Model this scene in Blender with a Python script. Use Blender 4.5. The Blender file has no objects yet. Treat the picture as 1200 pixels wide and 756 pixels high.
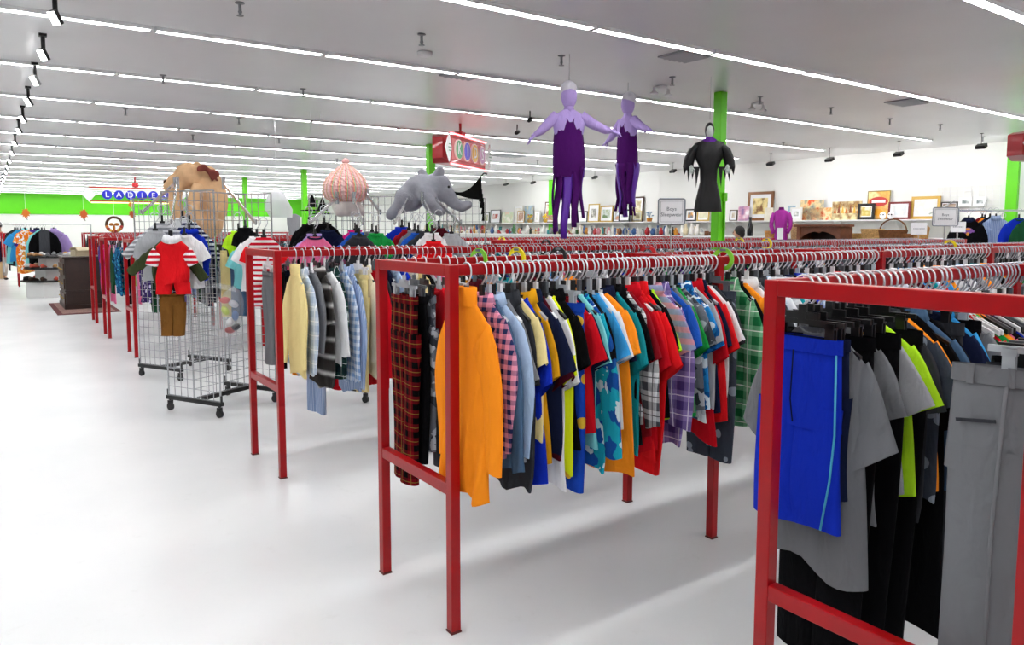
import bpy, bmesh, math, random
from mathutils import Vector, Matrix
R = math.radians
PI = math.pi
random.seed(7)
SC = bpy.context.scene
COL = SC.collection

# ------------------------------------------------------------------ camera
F_PX, YAW, PITCH, ROLL, CY, CAMZ = 862.37, 0.6169, 0.0872, 0.001, 342.94, 1.533
_f = Vector((math.sin(YAW)*math.cos(PITCH), math.cos(YAW)*math.cos(PITCH), -math.sin(PITCH)))
_r = Vector((math.cos(YAW), -math.sin(YAW), 0)); _u = _r.cross(_f)
_r2 = _r*math.cos(ROLL)+_u*math.sin(ROLL); _u2 = -_r*math.sin(ROLL)+_u*math.cos(ROLL)
cd = bpy.data.cameras.new('camera'); cam = bpy.data.objects.new('camera', cd); COL.objects.link(cam)
cd.sensor_width = 36; cd.lens = 36*F_PX/1200; cd.shift_y = -(378-CY)/1200
cd.clip_start = 0.05; cd.clip_end = 200
m = Matrix.Identity(4)
for i in range(3):
    m[i][0] = _r2[i]; m[i][1] = _u2[i]; m[i][2] = -_f[i]
m[2][3] = CAMZ
cam.matrix_world = m
SC.camera = cam
def at(px, py, axis, val):
    """point of the place seen at a pixel of the photograph on the plane axis = val"""
    d = _f + _r2*((px-600)/F_PX) + _u2*((CY-py)/F_PX)
    o = Vector((0, 0, CAMZ)); t = (val-o[axis])/d[axis]
    return o+d*t
def dep(px, py, depth):
    d = _f + _r2*((px-600)/F_PX) + _u2*((CY-py)/F_PX)
    return Vector((0, 0, CAMZ))+d*depth

# ------------------------------------------------------------------ world and exposure
w = bpy.data.worlds.new('world'); SC.world = w; w.use_nodes = True
w.node_tree.nodes['Background'].inputs[0].default_value = (.9, .95, 1, 1)
w.node_tree.nodes['Background'].inputs[1].default_value = 0.3
vs = SC.view_settings
vs.view_transform = 'Standard'; vs.look = 'None'; vs.gamma = 1; vs.use_curve_mapping = False
vs.exposure = 0.53
TUBE_STRENGTH = 21.0
SPOT_FACE = 5.0
FLOOD_W = 2.5

CEIL = 2.944; XR = 13.56; YB = 36.0; XL = -9.0; YF = -5.0

# ------------------------------------------------------------------ materials
def lin(c):
    return tuple(((v/12.92) if v <= .04045 else ((v+.055)/1.055)**2.4) for v in c)
def hexc(h):
    h = h.lstrip('#'); return lin(tuple(int(h[i:i+2], 16)/255 for i in (0, 2, 4)))
MATS = {}
def nodes_of(mt):
    mt.use_nodes = True; nt = mt.node_tree; return nt, nt.nodes, nt.links, nt.nodes['Principled BSDF']
def mat(name, h, rough=.5, metal=0, emit=0, bump=0, bscale=200, var=.0, vscale=6, trans=0, alpha=1, spec=.5, coat=0, ecol=None):
    if name in MATS: return MATS[name]
    mt = bpy.data.materials.new(name); nt, N, L, b = nodes_of(mt)
    c = hexc(h)
    b.inputs['Base Color'].default_value = (*c, 1); b.inputs['Roughness'].default_value = rough
    b.inputs['Metallic'].default_value = metal; b.inputs['Specular IOR Level'].default_value = spec
    b.inputs['Coat Weight'].default_value = coat
    if trans: b.inputs['Transmission Weight'].default_value = trans
    if alpha < 1: b.inputs['Alpha'].default_value = alpha
    if emit:
        b.inputs['Emission Color'].default_value = (*(hexc(ecol) if ecol else c), 1); b.inputs['Emission Strength'].default_value = emit
    tc = N.new('ShaderNodeTexCoord')
    if var:
        n = N.new('ShaderNodeTexNoise'); n.inputs['Scale'].default_value = vscale; n.inputs['Detail'].default_value = 4
        L.new(tc.outputs['Object'], n.inputs['Vector'])
        mr = N.new('ShaderNodeMapRange'); mr.inputs[1].default_value = .3; mr.inputs[2].default_value = .7
        mr.inputs[3].default_value = 1-var; mr.inputs[4].default_value = 1+var
        L.new(n.outputs[0], mr.inputs[0])
        mx = N.new('ShaderNodeMix'); mx.data_type = 'RGBA'; mx.blend_type = 'MULTIPLY'; mx.inputs[0].default_value = 1
        mx.inputs[6].default_value = (*c, 1); L.new(mr.outputs[0], mx.inputs[7]); L.new(mx.outputs[2], b.inputs['Base Color'])
    if bump:
        n = N.new('ShaderNodeTexNoise'); n.inputs['Scale'].default_value = bscale; n.inputs['Detail'].default_value = 3
        L.new(tc.outputs['Object'], n.inputs['Vector'])
        bp = N.new('ShaderNodeBump'); bp.inputs['Strength'].default_value = bump; bp.inputs['Distance'].default_value = .01
        L.new(n.outputs[0], bp.inputs['Height']); L.new(bp.outputs[0], b.inputs['Normal'])
    MATS[name] = mt
    return mt

def fabric(c1, pat='plain', c2=None, c3=None, s=1.0):
    """cloth: plain / stripes across / vertical stripes / plaid / gingham / blotch print / dots / fade stripes"""
    key = ('fabric', c1, pat, c2, c3, s)
    if key in MATS: return MATS[key]
    mt = bpy.data.materials.new('fabric_'+pat); nt, N, L, b = nodes_of(mt)
    b.inputs['Roughness'].default_value = .9; b.inputs['Specular IOR Level'].default_value = .08
    tc = N.new('ShaderNodeTexCoord'); sep = N.new('ShaderNodeSeparateXYZ'); L.new(tc.outputs['Object'], sep.inputs[0])
    A, B_ = (*hexc(c1), 1), (*hexc(c2 or c1), 1); C_ = (*hexc(c3 or c2 or c1), 1)
    def math_(op, a, bb=None):
        n = N.new('ShaderNodeMath'); n.operation = op
        for i, v in enumerate((a, bb)):
            if v is None: continue
            if isinstance(v, (int, float)): n.inputs[i].default_value = v
            else: L.new(v, n.inputs[i])
        return n.outputs[0]
    def band(axis, freq, duty, ph=0.0):
        f = math_('FRACT', math_('ADD', math_('MULTIPLY', sep.outputs[axis], freq), ph+50.0))
        return math_('LESS_THAN', f, duty)
    def mix(f, a, bb):
        n = N.new('ShaderNodeMix'); n.data_type = 'RGBA'
        if isinstance(f, (int, float)): n.inputs[0].default_value = f
        else: L.new(f, n.inputs[0])
        for i, v in ((6, a), (7, bb)):
            if isinstance(v, tuple): n.inputs[i].default_value = v
            else: L.new(v, n.inputs[i])
        return n.outputs[2]
    if pat == 'plain': col = mix(0, A, A)
    elif pat == 'stripes': col = mix(band(2, 22*s, .5), A, B_)
    elif pat == 'wide': col = mix(band(2, 11*s, .35), A, B_)
    elif pat == 'vert': col = mix(band(0, 60*s, .4), A, B_)
    elif pat == 'fade':
        f = math_('SINE', math_('MULTIPLY', sep.outputs[2], 70*s)); f = math_('POWER', math_('MAXIMUM', f, 0), 3)
        f2 = math_('GREATER_THAN', math_('SINE', math_('MULTIPLY', sep.outputs[2], 35*s)), .2)
        col = mix(f, A, B_)
    elif pat == 'gingham':
        col = mix(math_('MULTIPLY', math_('ADD', band(0, 28*s, .5), band(2, 28*s, .5)), .5), A, B_)
    elif pat == 'plaid':
        col = mix(math_('MULTIPLY', math_('ADD', band(0, 13*s, .45), band(2, 13*s, .45)), .5), A, B_)
        col = mix(math_('MULTIPLY', math_('MAXIMUM', band(0, 13*s, .055, .3), band(2, 13*s, .055, .3)), .8), col, C_)
    elif pat in ('blotch', 'camo'):
        n = N.new('ShaderNodeTexNoise'); n.inputs['Scale'].default_value = 16*s; n.inputs['Detail'].default_value = 1.5
        L.new(tc.outputs['Object'], n.inputs['Vector'])
        col = mix(math_('GREATER_THAN', n.outputs[0], .52), A, B_)
        n2 = N.new('ShaderNodeTexNoise'); n2.inputs['Scale'].default_value = 21*s
        mp = N.new('ShaderNodeMapping'); mp.inputs['Location'].default_value = (4, 7, 2)
        L.new(tc.outputs['Object'], mp.inputs[0]); L.new(mp.outputs[0], n2.inputs['Vector'])
        col = mix(math_('GREATER_THAN', n2.outputs[0], .58), col, C_)
    elif pat == 'dots':
        v = N.new('ShaderNodeTexVoronoi'); v.inputs['Scale'].default_value = 14*s; L.new(tc.outputs['Object'], v.inputs['Vector'])
        col = mix(math_('LESS_THAN', v.outputs['Distance'], .3), A, B_)
    elif pat == 'panel':   # contrast strip down the outer side
        col = mix(math_('GREATER_THAN', math_('ABSOLUTE', sep.outputs[0]), .12*s), A, B_)
    L.new(col, b.inputs['Base Color'])
    n = N.new('ShaderNodeTexNoise'); n.inputs['Scale'].default_value = 1; n.inputs['Detail'].default_value = 3; n.inputs['Distortion'].default_value = .6
    mp = N.new('ShaderNodeMapping'); mp.inputs['Scale'].default_value = (24, 14, 9)
    oi = N.new('ShaderNodeObjectInfo'); cb = N.new('ShaderNodeCombineXYZ')
    for k_ in range(3): L.new(math_('MULTIPLY', oi.outputs['Random'], 40.0+13*k_), cb.inputs[k_])
    L.new(cb.outputs[0], mp.inputs['Location'])
    L.new(tc.outputs['Object'], mp.inputs[0]); L.new(mp.outputs[0], n.inputs['Vector'])
    bp = N.new('ShaderNodeBump'); bp.inputs['Strength'].default_value = .7; bp.inputs['Distance'].default_value = .022
    L.new(n.outputs[0], bp.inputs['Height']); L.new(bp.outputs[0], b.inputs['Normal'])
    MATS[key] = mt
    return mt

M_RED = mat('red_paint', '#A2020D', .32, coat=.06, spec=.35, var=.07, vscale=9, bump=.05, bscale=60)
M_CHROME = mat('chrome', '#D8DADC', .18, .9)
M_HOOK = mat('hook_plastic', '#DDDFE4', .2, .35)
M_BLACKPL = mat('black_plastic', '#0D0E10', .35)
M_CLEARPL = mat('clear_plastic', '#C9D0D6', .2, alpha=.75)
M_GREYPL = mat('smoke_plastic', '#5B6066', .28)
M_WHITEPL = mat('white_plastic', '#EDEDEE', .4)
M_WHITE = mat('white_paint', '#E8E8E6', .5)
M_GREEN = mat('green_paint', '#66D60E', .4, var=.03)
M_TUBE = mat('lamp_tube', '#FFFFFF', .4, emit=TUBE_STRENGTH)
M_HOUSE = mat('lamp_housing', '#EDEEF0', .45)
M_BLACKM = mat('black_metal', '#101112', .45)
M_FACE = mat('lamp_face', '#FFFFFF', .4, emit=SPOT_FACE)
M_WIRE = mat('grid_chrome', '#C7CACD', .25, .85)
M_PAPER = mat('paper', '#F1F2F4', .7)
M_PRINT = mat('print_ink', '#6A7078', .8)
M_WOODD = mat('dark_wood', '#2A1812', .45, var=.25, vscale=14)
M_WOODM = mat('mid_wood', '#6A3A22', .5, var=.2, vscale=12)
M_WICKER = mat('wicker', '#B58A55', .8, var=.3, vscale=40, bump=.6, bscale=90)

# ------------------------------------------------------------------ mesh helpers
class MB:
    def __init__(s): s.v = []; s.f = []; s.mi = []; s.cur = 0
    def add(s, vs_, fs):
        o = len(s.v); s.v += [tuple(v) for v in vs_]; s.f += [tuple(i+o for i in f) for f in fs]; s.mi += [s.cur]*len(fs); return s
    def box(s, c, d, mtx=None, bev=0):
        x, y, z = d[0]/2, d[1]/2, d[2]/2
        vs_ = [Vector((sx*x, sy*y, sz*z)) for sz in (-1, 1) for sy in (-1, 1) for sx in (-1, 1)]
        vs_ = [(mtx @ v if mtx else v)+Vector(c) for v in vs_]
        return s.add(vs_, [(0, 2, 3, 1), (4, 5, 7, 6), (0, 1, 5, 4), (2, 6, 7, 3), (0, 4, 6, 2), (1, 3, 7, 5)])
    def bar(s, a, b, w_, h_=None):
        """square bar between two points"""
        a, b = Vector(a), Vector(b); d = (b-a).normalized(); h_ = h_ or w_
        up = Vector((0, 0, 1)) if abs(d.z) < .95 else Vector((0, 1, 0))
        sx = d.cross(up).normalized(); sy = sx.cross(d)
        vs_ = []
        for p in (a, b):
            for i, j in ((-1, -1), (1, -1), (1, 1), (-1, 1)): vs_.append(p+sx*(i*w_/2)+sy*(j*h_/2))
        return s.add(vs_, [(3, 2, 1, 0), (4, 5, 6, 7), (0, 1, 5, 4), (1, 2, 6, 5), (2, 3, 7, 6), (3, 0, 4, 7)])
    def tube(s, pts, r, n=6, caps=True):
        pts = [Vector(p) for p in pts]; k = len(pts); rs = r if isinstance(r, (list, tuple)) else [r]*k
        rings = []; ref = None
        for i, p in enumerate(pts):
            d = (pts[min(i+1, k-1)]-pts[max(i-1, 0)]).normalized()
            if ref is None or abs(ref.dot(d)) > .98: ref = Vector((0, 0, 1)) if abs(d.z) < .9 else Vector((1, 0, 0))
            a = d.cross(ref).normalized(); b = d.cross(a).normalized(); ref = b*-1 if False else a.cross(d)
            rings.append([p+a*(math.cos(t*2*PI/n)*rs[i])+b*(math.sin(t*2*PI/n)*rs[i]) for t in range(n)])
        return s.loft(rings, caps)
    def loft(s, rings, caps=True, capend=None):
        n = len(rings[0]); vs_ = [v for r in rings for v in r]; fs = []
        for i in range(len(rings)-1):
            for j in range(n):
                a, b = i*n+j, i*n+(j+1) % n
                fs.append((a, b, b+n, a+n))
        if caps is True: fs.append(tuple(range(n))[::-1]); fs.append(tuple((len(rings)-1)*n+j for j in range(n)))
        elif caps == 'end': fs.append(tuple((len(rings)-1)*n+j for j in range(n)))
        elif caps == 'start': fs.append(tuple(range(n))[::-1])
        return s.add(vs_, fs)
    def lathe(s, prof, n=16, c=(0, 0, 0)):
        rings = [[(c[0]+r*math.cos(t*2*PI/n), c[1]+r*math.sin(t*2*PI/n), c[2]+z) for t in range(n)] for r, z in prof]
        return s.loft(rings, True)
    def ell(s, c, r, mtx=None, n=14, k=9):
        rings = []
        for i in range(k+1):
            a = PI*(i/k) if 0 < i < k else (.02 if i == 0 else PI-.02)
            rings.append([(lambda v: (mtx @ v if mtx else v)+Vector(c))(Vector((r[0]*math.sin(a)*math.cos(t*2*PI/n), r[1]*math.sin(a)*math.sin(t*2*PI/n), -r[2]*math.cos(a)))) for t in range(n)])
        return s.loft(rings, True)
    def mesh(s, name, mats=(), smooth=False):
        me = bpy.data.meshes.new(name); me.from_pydata(s.v, [], s.f)
        for q in (mats if isinstance(mats, (list, tuple)) else [mats]): me.materials.append(q)
        if any(s.mi): me.polygons.foreach_set('material_index', s.mi)
        if smooth: me.polygons.foreach_set('use_smooth', [True]*len(me.polygons))
        me.update(); return me
    def build(s, name, mats, parent=None, smooth=False, loc=None, bev=0):
        return obj(name, s.mesh(name, mats, smooth), parent, loc, bev)
def obj(name, me, parent=None, loc=None, bev=0):
    o = bpy.data.objects.new(name, me); COL.objects.link(o)
    if parent: o.parent = parent
    if loc: o.location = loc
    if bev:
        b = o.modifiers.new('bevel', 'BEVEL'); b.width = bev; b.segments = 2; b.limit_method = 'ANGLE'
    return o
def tag(o, label=None, cat=None, group=None, kind=None):
    if label: o['label'] = label
    if cat: o['category'] = cat
    if group: o['group'] = group
    if kind: o['kind'] = kind
    return o
def thing(name, label, cat, loc=(0, 0, 0), rz=0, group=None):
    o = bpy.data.objects.new(name, None); COL.objects.link(o); o.empty_display_size = .05
    o.location = loc; o.rotation_euler = (0, 0, rz)
    return tag(o, label, cat, group)
def inst(name, me, parent, m_=None, loc=None):
    o = bpy.data.objects.new(name, me); COL.objects.link(o); o.parent = parent
    if loc: o.location = loc
    if m_:
        o.material_slots[0].link = 'OBJECT'; o.material_slots[0].material = m_
    return o
def text(name, s, size, mt, parent, loc, rot, ext=.001):
    cu = bpy.data.curves.new(name, 'FONT'); cu.body = s; cu.size = size; cu.extrude = ext; cu.align_x = 'CENTER'; cu.align_y = 'CENTER'
    cu.resolution_u = 2
    t = bpy.data.objects.new(name, cu); COL.objects.link(t)
    bpy.context.view_layer.update()
    me = bpy.data.meshes.new_from_object(t.evaluated_get(bpy.context.evaluated_depsgraph_get()))
    bpy.data.objects.remove(t); me.materials.clear(); me.materials.append(mt)
    o = obj(name, me, parent, loc); o.rotation_euler = rot
    return o
def blob(name, mb, mt, parent, voxel=.02, smooth_it=6):
    """voxel-merge overlapping lumps into one continuous skin"""
    me = mb.mesh(name, mt); t = bpy.data.objects.new(name, me); COL.objects.link(t)
    rm = t.modifiers.new('r', 'REMESH'); rm.mode = 'VOXEL'; rm.voxel_size = voxel; rm.use_smooth_shade = True
    sm = t.modifiers.new('s', 'SMOOTH'); sm.iterations = smooth_it; sm.factor = .5
    bpy.context.view_layer.update()
    me2 = bpy.data.meshes.new_from_object(t.evaluated_get(bpy.context.evaluated_depsgraph_get()))
    bpy.data.objects.remove(t); me2.materials.clear(); me2.materials.append(mt)
    me2.polygons.foreach_set('use_smooth', [True]*len(me2.polygons))
    return obj(name, me2, parent)

# ------------------------------------------------------------------ the room
def slab(name, lo, hi, mt):
    mb = MB(); c = [(a+b)/2 for a, b in zip(lo, hi)]; d = [b-a for a, b in zip(lo, hi)]
    mb.box((0, 0, 0), d); o = mb.build(name, mt, loc=c); tag(o, kind='structure'); return o
def floor_material():
    mt = bpy.data.materials.new('painted_floor'); nt, N, L, b = nodes_of(mt)
    tc = N.new('ShaderNodeTexCoord'); n = N.new('ShaderNodeTexNoise'); n.inputs['Scale'].default_value = .9; n.inputs['Detail'].default_value = 6
    L.new(tc.outputs['Object'], n.inputs['Vector'])
    r = N.new('ShaderNodeValToRGB'); r.color_ramp.elements[0].position = .35; r.color_ramp.elements[1].position = .65
    r.color_ramp.elements[0].color = (*hexc('#E4E6E7'), 1); r.color_ramp.elements[1].color = (*hexc('#ECEDED'), 1)
    L.new(n.outputs[0], r.inputs[0])
    n3 = N.new('ShaderNodeTexNoise'); n3.inputs['Scale'].default_value = 9; n3.inputs['Detail'].default_value = 8; n3.inputs['Roughness'].default_value = .7
    L.new(tc.outputs['Object'], n3.inputs['Vector'])
    r3 = N.new('ShaderNodeMapRange'); r3.inputs[1].default_value = .6; r3.inputs[2].default_value = .85; r3.inputs[3].default_value = 0; r3.inputs[4].default_value = .22
    L.new(n3.outputs[0], r3.inputs[0])
    mx = N.new('ShaderNodeMix'); mx.data_type = 'RGBA'; mx.inputs[7].default_value = (*hexc('#A9A79F'), 1)
    L.new(r3.outputs[0], mx.inputs[0]); L.new(r.outputs[0], mx.inputs[6]); L.new(mx.outputs[2], b.inputs['Base Color'])
    r2 = N.new('ShaderNodeMapRange'); r2.inputs[3].default_value = .22; r2.inputs[4].default_value = .28
    L.new(n.outputs[0], r2.inputs[0]); L.new(r2.outputs[0], b.inputs['Roughness'])
    n2 = N.new('ShaderNodeTexNoise'); n2.inputs['Scale'].default_value = 3; n2.inputs['Detail'].default_value = 3
    L.new(tc.outputs['Object'], n2.inputs['Vector'])
    bp = N.new('ShaderNodeBump'); bp.inputs['Strength'].default_value = .012; bp.inputs['Distance'].default_value = .05
    L.new(n2.outputs[0], bp.inputs['Height']); L.new(bp.outputs[0], b.inputs['Normal'])
    return mt
M_CEIL = mat('ceiling_paint', '#DFDFE0', .3, var=.03, vscale=1.2, bump=.04, bscale=2)
M_WALL = mat('wall_paint', '#ECECE8', .65, var=.012, vscale=2)
M_WALLG = mat('wall_green', '#5FD40A', .5, var=.02)
T = .15
slab('floor', (XL-T, YF-T, -.1), (XR+T, YB+T, 0), floor_material())
slab('ceiling', (XL-T, YF-T, CEIL), (XR+T, YB+T, CEIL+.1), M_CEIL)
slab('wall_right', (XR, YF-T, 0), (XR+T, YB+T, CEIL), M_WALL)
slab('wall_left', (XL-T, YF-T, 0), (XL, YB+T, CEIL), M_WALL)
slab('wall_front', (XL, YF-T, 0), (XR, YF, CEIL), M_WALL)
slab('wall_back', (XL, YB, 0), (XR, YB+T, CEIL), M_WALL)
o = slab('trim_1', (XL, YB-.03, 2.09), (XR, YB, CEIL), M_WALLG); o.name = 'trim_1'
# beige partition beside the red-clothed shopper
slab('wall_partition', (-6, 27.0, 0), (.35, 27.12, 1.42), mat('beige_paint', '#D8B78A', .6))

# columns
def column(x, y, lab, w_=.12):
    t = thing('column', lab, 'column', (x, y, 0))
    mb = MB(); mb.box((0, 0, CEIL/2), (w_, w_, CEIL-.002)); mb.build('shaft', M_GREEN, t, bev=.008)
    mb = MB(); mb.box((w_*.3, -w_/2-.012, 1.86), (.055, .03, .09)); mb.build('outlet_box', M_GREEN, t, bev=.004)
    mb = MB(); mb.tube([(w_*.3, -w_/2-.012, .02), (w_*.3, -w_/2-.012, 1.82)], .011, 8); mb.build('conduit', M_GREEN, t)
    return t
column(6.27, 5.1, 'bright green column standing behind the black hooded costume', .1)
column(6.15, 11.05, 'bright green column behind the grey plush elephant')
column(6.3, 17.6, 'bright green column beside the pink knitted plush')
column(5.95, 21.4, 'thin green column beyond the giant tan teddy bear')
for yy, lab in ((5.1, 'green pilaster on the white wall by the blue hoodies'), (at(646, 220, 0, 13.5).y, 'green pilaster on white wall behind the purple gown costume')):
    mb = MB(); mb.box((0, 0, CEIL/2), (.08, .17 if yy < 10 else .2, CEIL-.004)); o = mb.build('pilaster', M_GREEN, loc=(XR-.04, yy, 0), bev=.006)
    tag(o, lab, 'pilaster')

# ------------------------------------------------------------------ ceiling lamps
def lamp_meshes():
    a = MB(); a.box((0, 0, -.01), (1.235, .075, .02)); a.box((0, -.0365, -.0137), (1.235, .004, .0274)); a.box((0, .0365, -.0137), (1.235, .004, .0274))
    b = MB(); pr = [(-.033, -.02), (-.03, -.025), (.03, -.025), (.033, -.02)]
    b.loft([[(x, y, z) for y, z in pr] for x in (-.6, .6)], True)
    c = MB(); c.box((0, 0, -.023), (.012, .07, .008))
    return a.mesh('lamp_housing', M_HOUSE), b.mesh('lamp_tube', M_TUBE), c.mesh('lamp_socket', M_WHITEPL)
LH, LT, LS = lamp_meshes()
ROWS = [2.14+1.84*i for i in range(19)]
ORD = 'first second third fourth fifth sixth seventh eighth ninth tenth eleventh twelfth thirteenth fourteenth fifteenth sixteenth seventeenth eighteenth nineteenth twentieth'.split()
def ordinal(i):
    return ORD[i] if i < 20 else 'twenty-'+ORD[i-20]
LROWS = [-3.4, -1.5, .35]+ROWS
XS = [-2.105+1.25*i for i in range(12)]
for ri, ly in enumerate(LROWS):
    for ci, x in enumerate(XS):
        lab = f'{ordinal(len(XS)-1-ci)} white strip lamp from the picture wall, {ordinal(len(LROWS)-1-ri)} row from the green wall'
        t = thing('fluorescent_lamp', lab, 'ceiling lamp', (x, ly, CEIL), 0, 'fluorescent strip lamps on the ceiling')
        inst('housing', LH, t); inst('tube', LT, t)
        if ly < 20:
            for sx in (-1, 1): inst('socket', LS, t, None, (sx*.607, 0, 0))

# spot lamps on the ceiling at the left
def spot_parts():
    a = MB(); a.tube([(0, 0, CEIL-2.82), (0, 0, .0)], .014, 8); a.box((0, 0, CEIL-2.82-.01), (.05, .05, .02))
    nrm = Vector((-.62, -.55, -.56)).normalized(); sx = Vector((0, 0, 1)).cross(nrm).normalized(); sy = nrm.cross(sx)
    mt = Matrix((sx, sy, nrm)).transposed()
    b = MB(); b.box((0, 0, -.025), (.05, .085, .03), mt)
    c = MB(); c.box(nrm*.018+Vector((0, 0, -.025)), (.046, .08, .008), mt)
    return a.mesh('stem', M_BLACKM), b.mesh('head', M_BLACKM), c.mesh('lens', M_FACE)
SP = spot_parts()
SPY = [at(px, py, 0, .394).y for px, py in ((65, 17), (51, 61), (41.5, 94), (33.5, 118), (27, 138), (22.5, 152))]
while SPY[-1] < 33: SPY.append(SPY[-1]+1.75)
for i, yy in enumerate(SPY):
    t = thing('spot_lamp', f'{ordinal(len(SPY)-1-i)} black spot lamp from the green wall in the spot lamp row', 'spot lamp', (.394, yy, 2.82), 0, 'spot lamps in a line along the ceiling')
    inst('stem', SP[0], t); inst('head', SP[1], t); inst('lens', SP[2], t)
print('SPY', [round(v, 2) for v in SPY])
# black wall-wash floods along the white wall
FL = MB(); FL.box((0, 0, 0), (.1, .13, .05), Matrix.Rotation(R(-25), 3, 'Y'))
FLm = FL.mesh('head', M_BLACKM)
FS = MB(); FS.tube([(0, 0, .02), (0, 0, .2)], .004, 6); FS.box((0, 0, .197), (.04, .04, .006)); FSm = FS.mesh('stem', M_BLACKM)
FF = MB(); FF.box(Matrix.Rotation(R(-25), 3, 'Y') @ Vector((.052, 0, 0)), (.006, .11, .036), Matrix.Rotation(R(-25), 3, 'Y')); FFm = FF.mesh('lens', M_FACE)
for fi, (px, py) in enumerate(((1150, 171.5), (1053, 180.5), (972, 187), (903, 192), (788.6, 200.5), (697, 208), (624.7, 214), (593, 216))):
    q = at(px, py, 0, 12.1)
    zz = min(q.z, CEIL-.16)
    t = thing('flood_lamp', f'{ordinal(fi)} black flood lamp along the picture wall, counted from the pilaster by the blue hoodies', 'flood lamp', (q.x, q.y, zz), 0, 'black flood lamps facing the picture wall')
    inst('head', FLm, t); s_ = inst('stem', FSm, t); s_.scale.z = (CEIL-zz)/.2; inst('lens', FFm, t)
    ld = bpy.data.lights.new('flood_glow', 'SPOT'); ld.energy = FLOOD_W*10; ld.spot_size = R(120); ld.spot_blend = .8; ld.shadow_soft_size = .06
    lo = bpy.data.objects.new('flood_glow', ld); COL.objects.link(lo); lo.parent = t; lo.location = (.08, 0, -.04); lo.rotation_euler = (0, R(-72), 0)

# ceiling hardware
def vent(px, py, dx, dy, lab):
    q = at(px, py, 2, CEIL)
    t = thing('ceiling_vent', lab, 'vent', (q.x, q.y, CEIL))
    mb = MB(); mb.box((0, 0, -.006), (dx, dy, .012)); mb.build('frame', mat('vent_grey', '#9C9FA2', .5), t)
    for i in range(5):
        mb = MB(); mb.box(((i-2)*dx*.18, 0, -.016), (dx*.1, dy*.86, .008), Matrix.Rotation(R(20), 3, 'Y')); mb.build('slat', mat('vent_slat', '#AEB0B3', .5), t)
vent(803, 65, .33, .3, 'grey square ceiling vent between two lamp rows')
vent(1064, 119, .38, .34, 'grey ceiling vent towards the picture wall')
vent(540, 88, .34, .22, 'pale ceiling panel above the red hanging sign')
vent(598, 182, .55, .45, 'dark ceiling vent far beyond the red hanging sign')
FLOOD_N = 0
def sprinkler(px, py):
    q = at(px, py, 2, CEIL)
    t = thing('sprinkler', 'small pendent fire sprinkler under the ceiling', 'sprinkler', (q.x, q.y, CEIL), 0, 'fire sprinklers under the ceiling')
    mb = MB(); mb.lathe([(.03, 0), (.03, -.006), (.01, -.012), (.01, -.05), (.014, -.055), (.006, -.075)], 10); mb.build('body', mat('sprinkler_grey', '#8C8E91', .4, .5), t)
    mb = MB(); mb.lathe([(.022, -.078), (.022, -.082)], 10); mb.build('deflector', mat('sprinkler_grey', '', .4), t)
for q in ((281, 3), (494, 40), (658, 65), (191, 88), (355, 104), (280, 138), (147, 127), (327, 162), (226, 158), (788, 90), (891, 113), (974, 126), (918, 167), (1102, 146), (1152, 160), (1043, 139), (630, 188), (313, 198), (395, 186), (420, 210)):
    sprinkler(*q)
def ceiling_camera(px, py, lab):
    q = at(px, py-9, 2, CEIL)
    t = thing('security_camera', lab, 'camera', (q.x, q.y, CEIL), R(40))
    mb = MB(); mb.tube([(0, 0, 0), (0, 0, -.09)], .008, 6); mb.build('stem', M_BLACKM, t)
    mb = MB(); mb.tube([(-.05, 0, -.12), (.06, 0, -.09)], .026, 10); mb.build('body', M_BLACKM, t, True)
    mb = MB(); mb.tube([(.06, 0, -.09), (.075, 0, -.086)], .02, 10); mb.build('lens', M_GREYPL, t, True)
ceiling_camera(621, 139, 'black spot camera under the ceiling beside the lilac sleeve')
ceiling_camera(606, 155, 'black drooping spot camera under the ceiling over the red sign')
for px, py, lab in ((775, 101, 'white emergency lamp with twin heads on the ceiling near the second purple gown'), (888, 120, 'small white twin-head emergency lamp on the ceiling by the green column'), (498, 61, 'round white smoke detector on the ceiling')):
    q = at(px, py, 2, CEIL); t = thing('emergency_lamp' if 'lamp' in lab else 'smoke_detector', lab, 'emergency lamp' if 'lamp' in lab else 'detector', (q.x, q.y, CEIL))
    mb = MB(); mb.lathe([(.06, 0), (.06, -.025), (.045, -.035), (.01, -.037)], 16); mb.build('base', M_WHITEPL, t, True)
    if 'lamp' in lab:
        for sx in (-1, 1):
            mb = MB(); mb.lathe([(.012, -.02), (.016, -.06), (.04, -.075), (.04, -.09)], 10, (sx*.1, 0, 0)); mb.tube([(0, 0, -.02), (sx*.1, 0, -.025)], .008, 6); mb.build('lamp_head', M_WHITEPL, t, True)

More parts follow.
